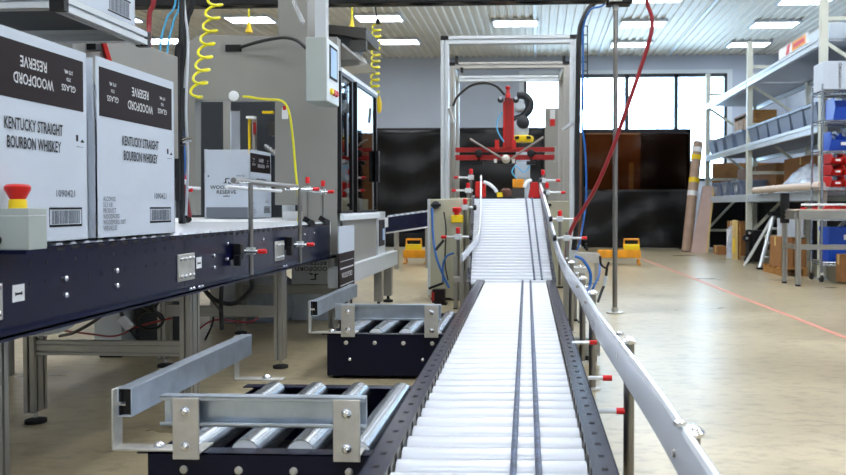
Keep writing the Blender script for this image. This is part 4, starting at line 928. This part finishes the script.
t = thing('emergency_stop', at(457, 222, Y=7.5), 'yellow emergency stop box with red button left of the incline', 'emergency stop')
mb = MB(); mb.box(at(451, 215, Y=7.5), at(463.5, 222.5, Y=7.58), 'yellow'); mb.build('box', t, bevel=.006); MB().lathe(at(457, 215, Y=7.53), Z_, [(0, .025), (.02, .025), (.03, .042), (.065, .045), (.075, .03)], 'red', 16).build('button', t)
mb = MB(); mb.box(at(451, 222.5, Y=7.54), V((at(463, 222, Y=7.6).x, 7.6, .02)), 'beige'); mb.build('pedestal', t)
cable('air_tube', [(432, 208, 7.5), (433, 235, 7.45), (436, 255, 7.4), (441, 270, 7.35), (449, 288, 7.3)], .011, 'cable_blue', 'blue air tube down the front of the left beige cabinet', 'hose')
cable('air_tube', [(454, 253, 7.3), (447, 256, 7.3), (443, 265, 7.3), (443, 282, 7.3)], .009, 'cable_blue', 'short blue tube arching beside the lowest left clamp', 'hose')
cable('power_cable', [(444, 240, 7.3), (438, 247, 7.3), (436, 250, 7.3)], .014, 'cable_black', 'black cable end at the red tip left of the incline')
cable('power_cable', [(444, 212, 7.4), (446, 230, 7.4), (445, 262, 7.4), (448, 280, 7.3)], .007, 'cable_black', 'thin black cable between the beige cabinets left of the incline')
t = thing('floor_plug', at(441, 300, Y=7.3), 'dark red plug box on the floor at the foot of the left beige cabinet', 'plug box')
mb = MB(); mb.box((-.95, 7.2, .02), (-.84, 7.32, .14), 'print_brown'); mb.box((-.955, 7.195, .04), (-.93, 7.2, .12), 'red_paint'); mb.build('body', t, bevel=.01); MB().box((-.93, 7.21, 0), (-.82, 7.31, .02), 'black').build('base', t)
MB().beam((-.98, 7.25, .15), (-.85, 7.25, .2), .1, .02, 'black').build('lid', t)
# support structure right of the incline
t = thing('support_stand', (.3, 6.2, 0), 'brown-grey profile stand with bolts under the white side rail near the incline foot', 'stand')
for x, Y in ((566, 6.3), (574, 6.3), (582, 6.2)):
    a = at(x, 268, Y=Y); p = MB().profile((a.x, Y, .012), (a.x, Y, a.z), .045, .045, 'alu', up=Y_).build('upright', t); MB().box((a.x - .03, Y - .03, 0), (a.x + .03, Y + .03, .012), 'black').build('foot', p)
mb = MB(); mb.box((at(563, 266, Y=6.25).x, 6.15, .385), (at(586, 266, Y=6.25).x, 6.35, .425), 'plate'); mb.build('top_plate', t)
for x in (570, 581): MB().lathe((at(x, 265, Y=6.2).x, 6.2, .425), Z_, [(0, .02), (.01, .02), (.02, .008)], 'bolt', 12).build('bolt', t)
t = thing('floor_profile', (.25, 4.65, 0), 'short aluminium profile block on the floor behind the white side rail', 'profile')
mb = MB(); mb.profile((.20, 4.65, .085), (.365, 4.65, .085), .05, .10, 'alu'); mb.build('block', t); MB().box((.22, 4.63, 0), (.345, 4.67, .036), 'black').build('foot', t)
t = thing('floor_channel', (.5, 9.5, 0), 'flat grey steel channel lying right of the incline before the yellow stand', 'channel')
mb = MB(); mb.prism([at(563, 251, Y=9.6), at(600, 254, Y=9.6), at(602, 263, Y=9.6), at(575, 262, Y=9.6)], (0, .12, 0), 'plate'); mb.build('plate', t)
mb = MB(); a = at(570, 256, Y=9.65); b = at(599, 262, Y=9.65); mb.box((a.x, 9.61, 0), (a.x + .05, 9.7, a.z), 'alu'); mb.box((b.x - .05, 9.61, 0), (b.x, 9.7, b.z), 'alu'); mb.build('support', t)
cable('air_tube', [(575, 256, 6.4), (583, 260, 6.4), (590, 272, 6.4), (590, 285, 6.4), (586, 292, 6.3)], .012, 'cable_blue', 'blue tube arching off the stand beside the white side rail', 'hose')
cable('air_tube', [(600, 263, 7.2), (599, 275, 7.1), (594, 286, 7.0), (591, 292, 7.0)], .010, 'cable_blue', 'second blue tube right of the stand', 'hose')
t = thing('power_cable', at(603, 290, Y=7.0), 'black and white cable with connector hanging right of the stand', 'cable')
MB().tube([at(600, 256, Y=7), at(601, 264, Y=7), at(606, 268, Y=7), at(609, 262, Y=7)], .010, 'cable_black').build('loop', t); MB().tube([at(607, 268, Y=7), at(605, 282, Y=7), at(601, 293, Y=6.95), at(598, 302, Y=6.9)], .012, 'cable_black').build('cord', t); MB().cyl(at(606, 276, Y=6.98), at(604, 286, Y=6.97), .016, 'cable_grey', 8).build('connector', t)

# ------------------------------------------------------------------ black curtains
def curtain(name_label, x0, x1, Y, z1, pane=False, seed=1, z0=.05):
    t = thing('curtain_screen', ((x0 + x1) / 2, Y, 0), name_label, 'curtain')
    rr = random.Random(seed); nx = max(12, int((x1 - x0) / .06)); nz = 24
    def sheet(xa, xb, za, zb, m, nm):
        vs = []; 
        for j in range(nz + 1):
            for i in range(nx + 1):
                x = xa + (xb - xa) * i / nx; z = za + (zb - za) * j / nz
                y = Y + .035 * math.sin(x * 7 + 1.3 * math.sin(z * 2.1 + seed)) * (.4 + .6 * (zb - z) / (zb - za + .01)) + .02 * math.sin(z * 9 + 3 * math.sin(x * 1.7)) + rr.uniform(-.004, .004)
                vs.append((x, y, z))
        fs = [(j * (nx + 1) + i, j * (nx + 1) + i + 1, (j + 1) * (nx + 1) + i + 1, (j + 1) * (nx + 1) + i) for j in range(nz) for i in range(nx)]
        s = MB().raw(vs, fs, m).build(nm, t); md = s.modifiers.new('thickness', 'SOLIDIFY'); md.thickness = .003
    if pane: sheet(x0, x1, z0, z0 + (z1 - z0) * .5, 'curtain', 'lower_sheet'); sheet(x0, x1, z0 + (z1 - z0) * .5, z1 - .06, 'curtain_pane', 'upper_film')
    else: sheet(x0, x1, z0, z1, 'curtain', 'sheet')
    for x in (x0, x1): MB().box((x - .04, Y + .05, .06), (x + .04, Y + .12, z1 + .03), 'black').build('post', t)
    MB().box((x0 - .04, Y + .05, z1 - .03), (x1 + .04, Y + .12, z1 + .05), 'black').build('top_bar', t)
    MB().box((x0 - .04, Y + .05, .10), (x1 + .04, Y + .12, .16), 'alu_dark').build('bottom_bar', t)
    for x in (x0 + .05, x1 - .1):
        for yy in (Y - .25, Y + .4):
            mb = MB(); mb.cyl((x - .02, yy, .05), (x + .02, yy, .05), .05, 'rubber', 12); mb.box((x - .025, yy - .02, .06), (x + .025, yy + .02, .12), 'black'); mb.build('caster', t)
        MB().box((x - .02, Y - .28, .11), (x + .02, Y + .43, .14), 'black').build('base_bar', t)
    return t
curtain('wide black plastic curtain behind the gantry, from the machine to the robot arm', -3.45, .12, 16.5, 2.47, seed=2)
curtain('black curtain screen with smoked see-through upper half, behind the steel pole on the right', .95, 3.08, 16.4, 2.42, pane=True, seed=5)
t = thing('brown_partition', (.9, 17.6, 0), 'amber brown partition panel seen between and through the black curtains', 'partition')
MB().box((.0, 17.6, .05), (2.25, 17.64, 2.52), 'amber').build('panel', t); MB().box((2.25, 17.6, .05), (3.3, 17.64, 2.52), 'print_brown').build('dark_panel', t); MB().box((2.0, 17.58, 1.1), (2.1, 17.6, 1.85), 'wood_edge').build('strip', t)
for x in (.1, 1.1, 2.1): MB().box((x - .04, 17.64, 0), (x + .04, 17.7, 2.15), 'kraft').build('stud', t)
# far navy conveyor on the left
t = thing('far_conveyor', at(408, 240, Y=11.2), 'navy conveyor far back on the left, rising behind the beige cabinet', 'conveyor')
a, b = at(386, 217.5, Y=11.2), at(434, 211, Y=11.6); mb = MB(); mb.prism([a, b, b - Z_ * .21, a - Z_ * .21], (0, .02, 0), 'navy'); mb.build('side_panel', t)
mb = MB(); mb.prism([a - Z_ * .21, b - Z_ * .21, b - Z_ * .23 - Y_ * .03, a - Z_ * .23 - Y_ * .03], (0, .03, 0), 'alu'); mb.build('lower_edge', t)
for k in range(9):
    c = a.lerp(b, (k + .5) / 9); MB().cyl(c + V((0, .02, .0)), c + V((0, .5, .0)), .028, 'roller', 10).build('roller', t)
for c in (a.lerp(b, .2), a.lerp(b, .85)): MB().box((c.x - .03, c.y + .02, 0), (c.x + .03, c.y + .08, c.z - .15), 'alu').build('leg', t)
MB().box((a.x, 11.7, .5), (b.x, 11.72, a.z), 'navy').build('side_panel', t)
# yellow stands
def stand(label, x0, x1, xh0, xh1, ybase, Y):
    t = thing('yellow_stand', at((x0 + x1) / 2, ybase, Z=0), label, 'stand', 'yellow barrier stands on the floor at the back')
    zt = lambda y: at(x0, y, Y=Y).z; X = lambda x: at(x, 250, Y=Y).x
    MB().box((X(x0), Y, zt(258) * 1 if zt(258) > .05 else .06, ), (X(x1), Y + .16, zt(250)), 'orange').build('base_beam', t, bevel=.01)
    MB().box((X(xh0), Y + .02, zt(250)), (X(xh1), Y + .14, zt(244.5)), 'yellow').build('block', t, bevel=.01)
    mb = MB(); h = [V((X(xh0) + .01, Y + .08, zt(246))), V((X(xh0) + .01, Y + .08, zt(239.5))), V((X(xh1) - .01, Y + .08, zt(239.5))), V((X(xh1) - .01, Y + .08, zt(246)))]
    mb.tube(h, .017, 'orange', 8, 0); mb.build('handle', t)
    mb = MB(); 
    for x in (X(x0) + .03, X(x1) - .03): mb.tube([V((x, Y, .08)), V((x, Y - .12, .015)), V((x, Y + .2, .015)), V((x, Y + .16, .08))], .014, 'orange', 8, 0)
    mb.build('foot_frame', t); return t
stand('yellow stand with handle left of the incline, near the black curtain', 403, 428, 405, 421, 262, 12.3)
stand('yellow stand with handle right of the steel pole, in front of the dark screen', 598, 641, 624, 640, 262, 12.3)
# ------------------------------------------------------------------ pallet rack
RX, RXB = 3.47, 4.52; PYs = (16.72, 13.48, 10.06); LV = (1.03, 1.87, 2.93)
pk = thing('pallet_rack', (4.0, 13.4, 0), 'tall pale pallet rack with three levels along the right side', 'rack')
for i, Y in enumerate(PYs):
    for x in (RX + .045, RXB - .045):
        p = MB().box((x - .045, Y - .04, .01), (x + .045, Y + .04, 3.62), 'rack').build('upright', pk, bevel=.006); MB().box((x - .07, Y - .06, 0), (x + .07, Y + .06, .012), 'rack_beam').build('foot_plate', p)
    for z in (.4, 1.45, 2.25, 3.2): MB().beam((RX + .08, Y, z), (RXB - .08, Y, z), .03, .05, 'rack').build('brace', pk)
    for z0, z1 in ((.45, 1.4), (2.2, 1.5), (2.9, 2.3)): MB().beam((RX + .08, Y, z0 if z0 < z1 else z0), (RXB - .08, Y, z1), .03, .045, 'rack').build('brace', pk)
for j in range(2):
    y0, y1 = PYs[j] - .04, PYs[j + 1] + .04
    for k, z in enumerate(LV):
        for x, s in ((RX + .02, 1), (RXB - .02, -1)):
            mb = MB(); mb.box((x - .025, y1, z - .06), (x + .025, y0, z + .06), 'rack_beam'); mb.box((x - .035, y1, z + .01), (x - .025, y0, z + .02), 'rack_beam'); mb.build('beam', pk, bevel=.004)
        mb = MB()
        for xx in (RX + .06, 3.8, 4.15, RXB - .08): mb.box((xx, y1, z + .03), (xx + .015, y0, z + .045), 'mesh_wire')
        y = y1 + .06
        while y < y0: mb.box((RX + .045, y, z + .01), (RXB - .045, y + .028, z + .052), 'mesh_wire'); y += .09
        mb.build('wire_deck', pk)
def stack_bin(t, x0, x1, y0, y1, z0, h, m, lip=True, tag_=True):
    mb = MB(); k = .045; w = .01
    def ring(g, z): return [(x0 + g, y0 + g, z), (x1 - g, y0 + g, z), (x1 - g, y1 - g, z), (x0 + g, y1 - g, z)]
    mb.raw(ring(k, z0) + ring(0, z0 + h) + ring(w, z0 + h) + ring(k + w, z0 + w), [(3, 2, 1, 0)] + [(r * 4 + i, r * 4 + (i + 1) % 4, r * 4 + 4 + (i + 1) % 4, r * 4 + 4 + i) for r in range(3) for i in range(4)] + [(12, 13, 14, 15)], m)
    mb.build('bin_body', t, bevel=.003)
    mb = MB()
    for a, b in (((x0 - .012, y0 - .012), (x0 + .006, y1 + .012)), ((x1 - .006, y0 - .012), (x1 + .012, y1 + .012)), ((x0, y0 - .012), (x1, y0 + .006)), ((x0, y1 - .006), (x1, y1 + .012))): mb.box((a[0], a[1], z0 + h - .03), (b[0], b[1], z0 + h + .004), m)
    mb.build('rim', t)
G_ = 'grey plastic bins standing on the rack levels'
names = ['farthest', 'second from the window end', 'third from the window end', 'fourth from the window end, behind the middle upright', 'first one before the middle upright', 'sixth from the window end', 'seventh from the window end', 'third from the near end', 'second from the near end', 'nearest, beside the near upright']
for k, y in enumerate((16.0, 15.28, 14.56, 13.8, 12.95, 12.4, 11.85, 11.3, 10.75, 10.2)):
    t = thing('storage_bin', (3.8, y + .2, LV[1] + .055), 'grey bin on the middle rack level, ' + names[k], 'bin', G_)
    stack_bin(t, 3.48, 3.95, y, y + .5, LV[1] + .055, .27, 'bin_grey', False)
for k, (y, n) in enumerate(((15.5, 'leftmost beside the leaning board'), (14.75, 'second from the leaning board'), (13.95, 'nearest the middle upright'))):
    t = thing('storage_bin', (3.8, y + .25, LV[0] + .055), 'grey plastic bin on the lowest rack level, ' + n, 'bin', G_)
    stack_bin(t, 3.48, 3.95, y, y + .6, LV[0] + .055, .26, 'bin_grey', False); MB().box((3.475, y + .15, LV[0] + .12), (3.4785, y + .4, LV[0] + .24), 'wrap').build('contents_film', t)
def kraft(name, a, b, label, m='kraft', cat='carton', tape=True):
    t = thing(name, ((a[0] + b[0]) / 2, (a[1] + b[1]) / 2, min(a[2], b[2])), label, cat); MB().box(a, b, m).build('body', t, bevel=.006)
    if tape: MB().box((a[0] - .001, (a[1] + b[1]) / 2 - .03, b[2] - .12), ((a[0] + b[0]) / 2, (a[1] + b[1]) / 2 + .03, b[2] + .001), 'wood_edge').build('tape', t)
    return t
t = thing('wooden_crate', (3.95, 15.6, LV[1] + .055), 'open plywood crate on the middle rack level near the window', 'crate')
z = LV[1] + .055
for k in range(4): MB().box((3.98, 15.0 + k * .36, z), (4.0, 15.33 + k * .36, z + .72), 'crate').build('slat', t)
mb = MB(); mb.box((3.98, 14.98, z + .66), (4.4, 16.42, z + .75), 'crate'); mb.build('top_board', t); MB().box((4.0, 14.98, z), (4.4, 15.0, z + .66), 'crate').build('end_board', t); MB().box((4.36, 15.0, z), (4.4, 16.4, z + .66), 'crate').build('back_board', t)
kraft('cardboard_carton', (4.02, 13.7, LV[0] + .055), (4.45, 16.3, LV[0] + .6), 'long brown carton at the back of the lowest rack level, far bay')
kraft('cardboard_carton', (4.0, 11.6, LV[0] + .055), (4.45, 13.2, LV[0] + .62), 'brown carton at the back of the lowest rack level, near bay')
kraft('steel_case', (3.98, 10.7, LV[1] + .055), (4.45, 12.6, LV[1] + .45), 'long grey case behind the bins on the middle rack level', 'bin_grey', 'case', False)
kraft('steel_case', (3.7, 10.4, LV[2] + .055), (4.4, 11.6, LV[2] + .3), 'pale case on the top rack level near the warning board', 'rack_beam', 'case', False)
rr = random.Random(9)
t = thing('plastic_sheet', (3.8, 10.9, LV[0] + .055), 'heap of crumpled clear plastic on the lowest rack level behind the long tube', 'plastic')
mb = MB(); vs = []; nx, ny = 14, 22
for j in range(ny + 1):
    for i in range(nx + 1):
        u, v = i / nx, j / ny; h = .40 * (math.sin(math.pi * u) ** .7) * (math.sin(math.pi * v) ** .6) * (.75 + .25 * math.sin(9 * u + 5 * v))
        vs.append((3.5 + .5 * u + rr.uniform(-.015, .015), 10.2 + 2.0 * v + rr.uniform(-.02, .02), LV[0] + .056 + max(0, h + rr.uniform(-.02, .02))))
mb.raw(vs, [(j * (nx + 1) + i, j * (nx + 1) + i + 1, (j + 1) * (nx + 1) + i + 1, (j + 1) * (nx + 1) + i) for j in range(ny) for i in range(nx)], 'wrap'); mb.build('film', t)
MB().tube([(3.55, 12.2, LV[0] + .1), (3.6, 12.4, LV[0] + .16), (3.55, 12.6, LV[0] + .09), (3.5, 12.75, LV[0] + .12)], .03, 'white').build('strap', t)
t = thing('long_tube', (3.42, 10.8, 1.12), 'long pale cardboard tube resting along the front of the rack', 'tube')
MB().cyl((3.40, 9.75, 1.145), (3.40, 12.7, 1.145), .05, 'tube_pale', 20).build('tube_body', t); MB().cyl((3.40, 12.7, 1.145), (3.40, 12.71, 1.145), .046, 'label', 20).build('end_plug', t)
t = thing('warning_board', (3.5, 11.0, LV[2] + .06), 'red and white warning board lying on the top rack level', 'sign')
mb = MB(); mb.beam((3.47, 10.5, LV[2] + .13), (3.47, 11.7, LV[2] + .13), .02, .14, 'label'); mb.build('board', t)
mb = MB(); X = 3.4585
mb.prism([(X, 11.25, LV[2] + .065), (X, 11.38, LV[2] + .065), (X, 11.30, LV[2] + .195), (X, 11.17, LV[2] + .195)], (.001, 0, 0), 'cap_red'); mb.box((X, 10.55, LV[2] + .07), (X + .001, 11.1, LV[2] + .19), 'orange'); mb.box((X - .0005, 10.6, LV[2] + .10), (X, 11.05, LV[2] + .16), 'cap_red'); mb.build('stripes', t)
t = thing('dark_backing', (4.4, 14, 0), 'black tarp put in to keep the floor bays of the rack dark', 'backing')  # black sheets put in so the floor bays come out dark
MB().box((4.60, 10.2, .02), (4.62, 16.9, 1.0), 'curtain').build('sheet', t); MB().cyl((4.61, 10.2, 1.0), (4.61, 16.9, 1.0), .015, 'bar', 8).build('rod', t)
MB().box((3.5, 17.2, .02), (4.62, 17.22, 1.0), 'curtain').build('sheet', t)
t = thing('plywood_board', (4.9, 17.35, 0), 'brown plywood board upright behind the far end of the rack', 'board')
MB().box((3.75, 17.35, 1.0), (6.2, 17.38, 1.82), 'kraft').build('panel', t); MB().box((4.65, 17.3, 0), (6.2, 17.34, 1.0), 'curtain').build('lower_sheet', t)
for x in (3.8, 6.1): MB().box((x - .03, 17.38, 0), (x + .03, 17.44, 1.8), 'crate').build('post', t)
# ------------------------------------------------------------------ leaning boards and floor stuff by the rack
t = thing('leaning_board', (3.25, 16.0, 0), 'tall pinkish board leaning against the far end of the rack', 'board')
a = [at(691, 255, Y=15.7), at(706, 255, Y=15.7), at(713, 186, Y=16.3), at(703, 186, Y=16.3)]
a[0].z = 0; a[1].z = 0; MB().prism(a, (0, .03, 0), 'board').build('panel', t); MB().prism([a[1], a[1] + X_ * .035, a[2] + X_ * .035, a[2]], (0, .03, 0), 'wood_edge').build('edge', t)
t = thing('wrapped_tube', (3.0, 16.0, 0), 'tall brown cardboard tube with yellow labels leaning beside the dark screen', 'tube')
A, B = at(686.5, 254, Y=15.9), at(698, 142, Y=16.35); A.z = .0; MB().cyl(A + Z_ * .0, B, .1, 'tube', 16).build('tube_body', t)
for u, c in ((.62, 'yellow'), (.90, 'label'), (.83, 'yellow'), (.5, 'label')): 
    c0 = A.lerp(B, u); MB().cyl(c0, A.lerp(B, u + .045), .1035, c, 16).build('label_band', t)
kraft('cardboard_carton', (3.33, 14.9, 0), (3.5, 15.3, .16), 'small brown carton on the floor right of the leaning board')
kraft('cardboard_carton', (3.56, 14.6, 0), (3.85, 15.2, .62), 'upright brown carton in the dark bay behind the wrapped sheet')
t = thing('wrapped_sheet', (3.4, 14.2, 0), 'upright sheet wrapped in clear film at the middle rack upright', 'panel')
mb = MB(); a, b = at(727, 258, Y=14.1), at(737, 258, Y=13.95); mb.prism([V((a.x, 14.1, 0)), V((b.x, 14.0, 0)), V((b.x + .02, 14.15, .58)), V((a.x + .06, 14.25, .52))], (0, .06, 0), 'wrap'); mb.build('film', t)
MB().box((a.x + .02, 14.2, 0), (b.x, 14.22, .5), 'label').build('sheet', t)
t = thing('wooden_boards', (3.42, 13.75, 0), 'narrow wooden board standing by the middle rack upright', 'board')
MB().box((3.33, 13.62, 0), (3.37, 13.85, .66), 'wood_edge').build('plank', t); MB().box((3.39, 13.62, 0), (3.42, 13.85, .6), 'crate').build('plank', t); MB().box((3.325, 13.64, .1), (3.33, 13.8, .35), 'yellow').build('yellow_strip', t)
t = thing('dolly_cart', (3.45, 12.7, 0), 'folded black dolly cart standing on end with casters, by the step ladder', 'cart')
MB().box((3.36, 12.6, .03), (3.52, 13.1, .52), 'black').build('deck', t, bevel=.01)
for z, x in ((.48, 3.30), (.40, 3.26), (.12, 3.30), (.06, 3.28)): 
    c = MB().cyl((x, 12.62, z), (x, 12.66, z), .055, 'rubber', 16).build('caster', t); MB().cyl((x, 12.61, z), (x, 12.67, z), .022, 'bolt', 10).build('hub', c)
MB().box((3.30, 12.63, .05), (3.37, 12.68, .5), 'black').build('fork', t)
t = thing('step_ladder', (3.35, 11.8, 0), 'aluminium step ladder standing before the rack', 'ladder')
LYb, LYf = 12.0, 11.5
fa = V((3.16, LYf, 0)); ta = V((3.44, 11.8, .78))
for p, q_ in ((fa, ta), (V((3.50, LYf, 0)), V((3.55, 11.8, .78)))): MB().beam(p + Z_ * .02, q_, .035, .06, 'alu_white').build('front_rail', t); MB().box((p.x - .04, p.y - .04, 0), (p.x + .04, p.y + .04, .03), 'black').build('rubber_foot', t)
for u in (.22, .48, .74): MB().beam(fa.lerp(ta, u), V((3.50, LYf, 0)).lerp(V((3.55, 11.8, .78)), u), .09, .03, 'alu_white').build('step', t)
for p, q_ in ((V((3.12, LYb + .2, 0)), V((3.44, 11.85, .75))), (V((3.52, LYb + .2, 0)), V((3.6, 11.85, .75)))): MB().beam(p, q_, .025, .04, 'alu_white').build('rear_rail', t)
MB().box((3.38, 11.74, .76), (3.64, 11.92, .82), 'black').build('top_tray', t)
# cartons and pallet
t = thing('pallet', (3.35, 10.6, 0), 'low pallet under the brown cartons beside the wire shelf', 'pallet')
for k in range(4): MB().box((3.10, 10.4 + k * .22, .09), (3.46, 10.52 + k * .22, .11), 'crate').build('deck_board', t)
for x in (3.12, 3.40): MB().box((x, 10.4, 0), (x + .05, 11.2, .09), 'crate').build('runner', t)
kraft('cardboard_carton', (3.12, 10.42, .11), (3.28, 10.9, .5), 'brown carton on the pallet, left one')
kraft('cardboard_carton', (3.29, 10.42, .11), (3.45, 10.9, .48), 'brown carton on the pallet, right one under the white carton')
kraft('white_carton', (3.2, 10.45, .5), (3.42, 10.85, .74), 'white carton on top of the brown cartons', 'carton', 'carton', False)
# ------------------------------------------------------------------ wire shelf
ws = thing('wire_shelf', (4.0, 9.8, 0), 'chrome wire shelving on casters at the right edge holding blue and red bins', 'shelf')
SX0, SX1, SY0, SY1 = 3.36, 4.5, 9.63, 9.98; SZ = (.23, .76, 1.12, 1.55, 1.91, 2.26)
for x in (SX0, SX1):
    for y in (SY0, SY1):
        p = MB().cyl((x, y, .1), (x, y, 2.34), .014, 'steel', 10).build('post', ws); mb = MB(); mb.cyl((x - .015, y, .045), (x + .015, y, .045), .045, 'rubber', 14); mb.box((x - .02, y - .02, .05), (x + .02, y + .02, .11), 'bolt'); mb.build('caster', p)
for z in SZ:
    mb = MB()
    for y in (SY0, SY1): mb.cyl((SX0, y, z), (SX1, y, z), .006, 'steel', 6); mb.cyl((SX0, y, z - .03), (SX1, y, z - .03), .005, 'steel', 6)
    for x in (SX0, SX1): mb.cyl((x, SY0, z), (x, SY1, z), .006, 'steel', 6); mb.cyl((x, SY0, z - .03), (x, SY1, z - .03), .005, 'steel', 6)
    for k in range(22): xx = SX0 + (k + .5) * (SX1 - SX0) / 22; mb.cyl((xx, SY0, z), (xx, SY1, z), .003, 'steel', 5); mb.beam((xx, SY0, z - .03), (xx + .024, SY0, z), .004, .004, 'steel')
    mb.build('wire_tier', ws)
t = kraft('white_carton', (3.36, 9.6, 2.27), (3.7, 9.95, 2.6), 'white carton with dark side lettering on top of the wire shelf', 'carton', 'carton', False)
mb = MB(); mb.text('WOODFORD', .05, (3.55, 9.599, 2.43), Z_, -X_, 'ink'); mb.build('printing', t, smooth=False)
kraft('blue_crate', (3.72, 9.64, 2.27), (4.1, 9.95, 2.62), 'dark blue crate right of the white carton on the wire shelf', 'navy', 'crate', False)
def sbin(x0, x1, z0, h, m, label, g_, junk=None):
    t = thing('parts_bin', ((x0 + x1) / 2, 9.7, z0), label, 'bin', g_); y0 = 9.61; mb = MB(); w = .007
    mb.prism([(x0, y0 + .07, z0), (x0, y0, z0 + h * .55), (x0, y0 + .05, z0 + h), (x0, 9.94, z0 + h), (x0, 9.94, z0)], (w, 0, 0), m)
    mb.prism([(x1 - w, y0 + .07, z0), (x1 - w, y0, z0 + h * .55), (x1 - w, y0 + .05, z0 + h), (x1 - w, 9.94, z0 + h), (x1 - w, 9.94, z0)], (w, 0, 0), m)
    mb.prism([(x0, y0 + .07, z0), (x1, y0 + .07, z0), (x1, y0, z0 + h * .55), (x0, y0, z0 + h * .55)], (0, .008, 0), m); mb.box((x0, y0 + .07, z0), (x1, 9.94, z0 + w), m); mb.box((x0, 9.93, z0), (x1, 9.94, z0 + h), m)
    mb.build('bin_body', t, bevel=.002)
    MB().box(((x0 + x1) / 2 - (x1 - x0) * .2, y0 + .008, z0 + h * .25), ((x0 + x1) / 2 + (x1 - x0) * .2, y0 + .016, z0 + h * .42), 'label').build('label', t)
    if junk:
        r_ = random.Random(int(x0 * 100)); mb = MB()
        for k in range(9): c = V((r_.uniform(x0 + .03, x1 - .03), r_.uniform(9.7, 9.85), z0 + h * r_.uniform(.7, 1.15))); mb.cbox(c, (.06, .05, .03), 'cloudy', Euler((r_.random(), r_.random(), r_.random())).to_matrix())
        mb.build('contents', t)
gb = 'blue bins on the wire shelf'; gr_ = 'red bins on the wire shelf'
sbin(3.50, 3.98, 1.92, .26, 'bin_blue', 'large blue bin on the second tier of the wire shelf', gb)
sbin(4.0, 4.4, 1.92, .26, 'bin_blue', 'large blue bin on the second tier, cut by the right photo edge', gb)
sbin(3.46, 3.84, 1.56, .22, 'bin_blue', 'blue bin full of bags on the third tier of the wire shelf', gb, True)
sbin(3.86, 4.2, 1.56, .22, 'bin_blue', 'blue bin on the third tier of the wire shelf, at the photo edge', gb, True)
for r_, (z, nm) in enumerate(((1.13, 'bottom row'), (1.265, 'middle row'), (1.40, 'top row'))):
    for c_, cn in enumerate(('left', 'middle', 'right')): sbin(3.47 + c_ * .15, 3.61 + c_ * .15, z, .125, 'bin_red', 'small red bin in the block of nine, %s, %s' % (nm, cn), gr_, r_ != 1)
for c_, cn in enumerate(('left', 'middle', 'right')): sbin(3.5 + c_ * .17, 3.66 + c_ * .17, .77, .15, 'bin_red', 'low red bin behind the table top, ' + cn, gr_)
t = thing('blue_tote', (3.7, 9.8, .24), 'blue tote box on the bottom tier of the wire shelf', 'tote')
MB().box((3.45, 9.64, .24), (3.95, 9.95, .64), 'bin_blue').build('body', t, bevel=.008); MB().box((3.44, 9.63, .6), (3.96, 9.96, .65), 'bin_blue').build('lid', t); MB().box((3.62, 9.632, .5), (3.78, 9.638, .56), 'label').build('label', t)
kraft('cardboard_carton', (3.5, 9.40, .02), (3.72, 9.56, .34), 'brown carton with a round black mark under the table by the wire shelf')
# ------------------------------------------------------------------ work table at the right edge
tb_ = thing('work_table', (3.6, 9.3, 0), 'aluminium work table with a black column at the right edge before the wire shelf', 'table')
MB().profile((2.93, 9.12, .80), (4.4, 9.12, .80), .05, .10, 'alu').build('front_rail', tb_); MB().profile((2.90, 9.48, .80), (4.4, 9.48, .80), .05, .10, 'alu').build('rear_rail', tb_); MB().profile((2.91, 9.15, .80), (2.90, 9.45, .80), .05, .10, 'alu').build('end_rail', tb_)
MB().box((2.9, 9.1, .85), (4.4, 9.5, .865), 'tube_pale').build('top', tb_); mb = MB()
for k in range(12): mb.box((2.95 + k * .12, 9.095, .866), (3.01 + k * .12, 9.12, .885), 'cap_red')
mb.build('red_studs', tb_); MB().cyl((2.95, 9.11, .915), (4.4, 9.11, .915), .012, 'white', 8).build('edge_bar', tb_)
for (x, y) in ((2.925, 9.12), (2.885, 9.48), (4.35, 9.12), (4.35, 9.48)):
    l = MB().profile((x, y, .02), (x, y, .75), .05, .05, 'alu', up=Y_).build('leg', tb_); MB().cyl((x, y, 0), (x, y, .02), .03, 'rubber', 10).build('foot', l)
MB().profile((2.95, 9.12, .44), (4.33, 9.12, .44), .045, .055, 'alu').build('lower_rail', tb_); MB().profile((2.92, 9.16, .44), (2.885, 9.45, .44), .04, .055, 'alu').build('side_rail', tb_)
MB().box((2.84, 9.45, .70), (2.93, 9.52, 1.05), 'black').build('column', tb_, bevel=.006)
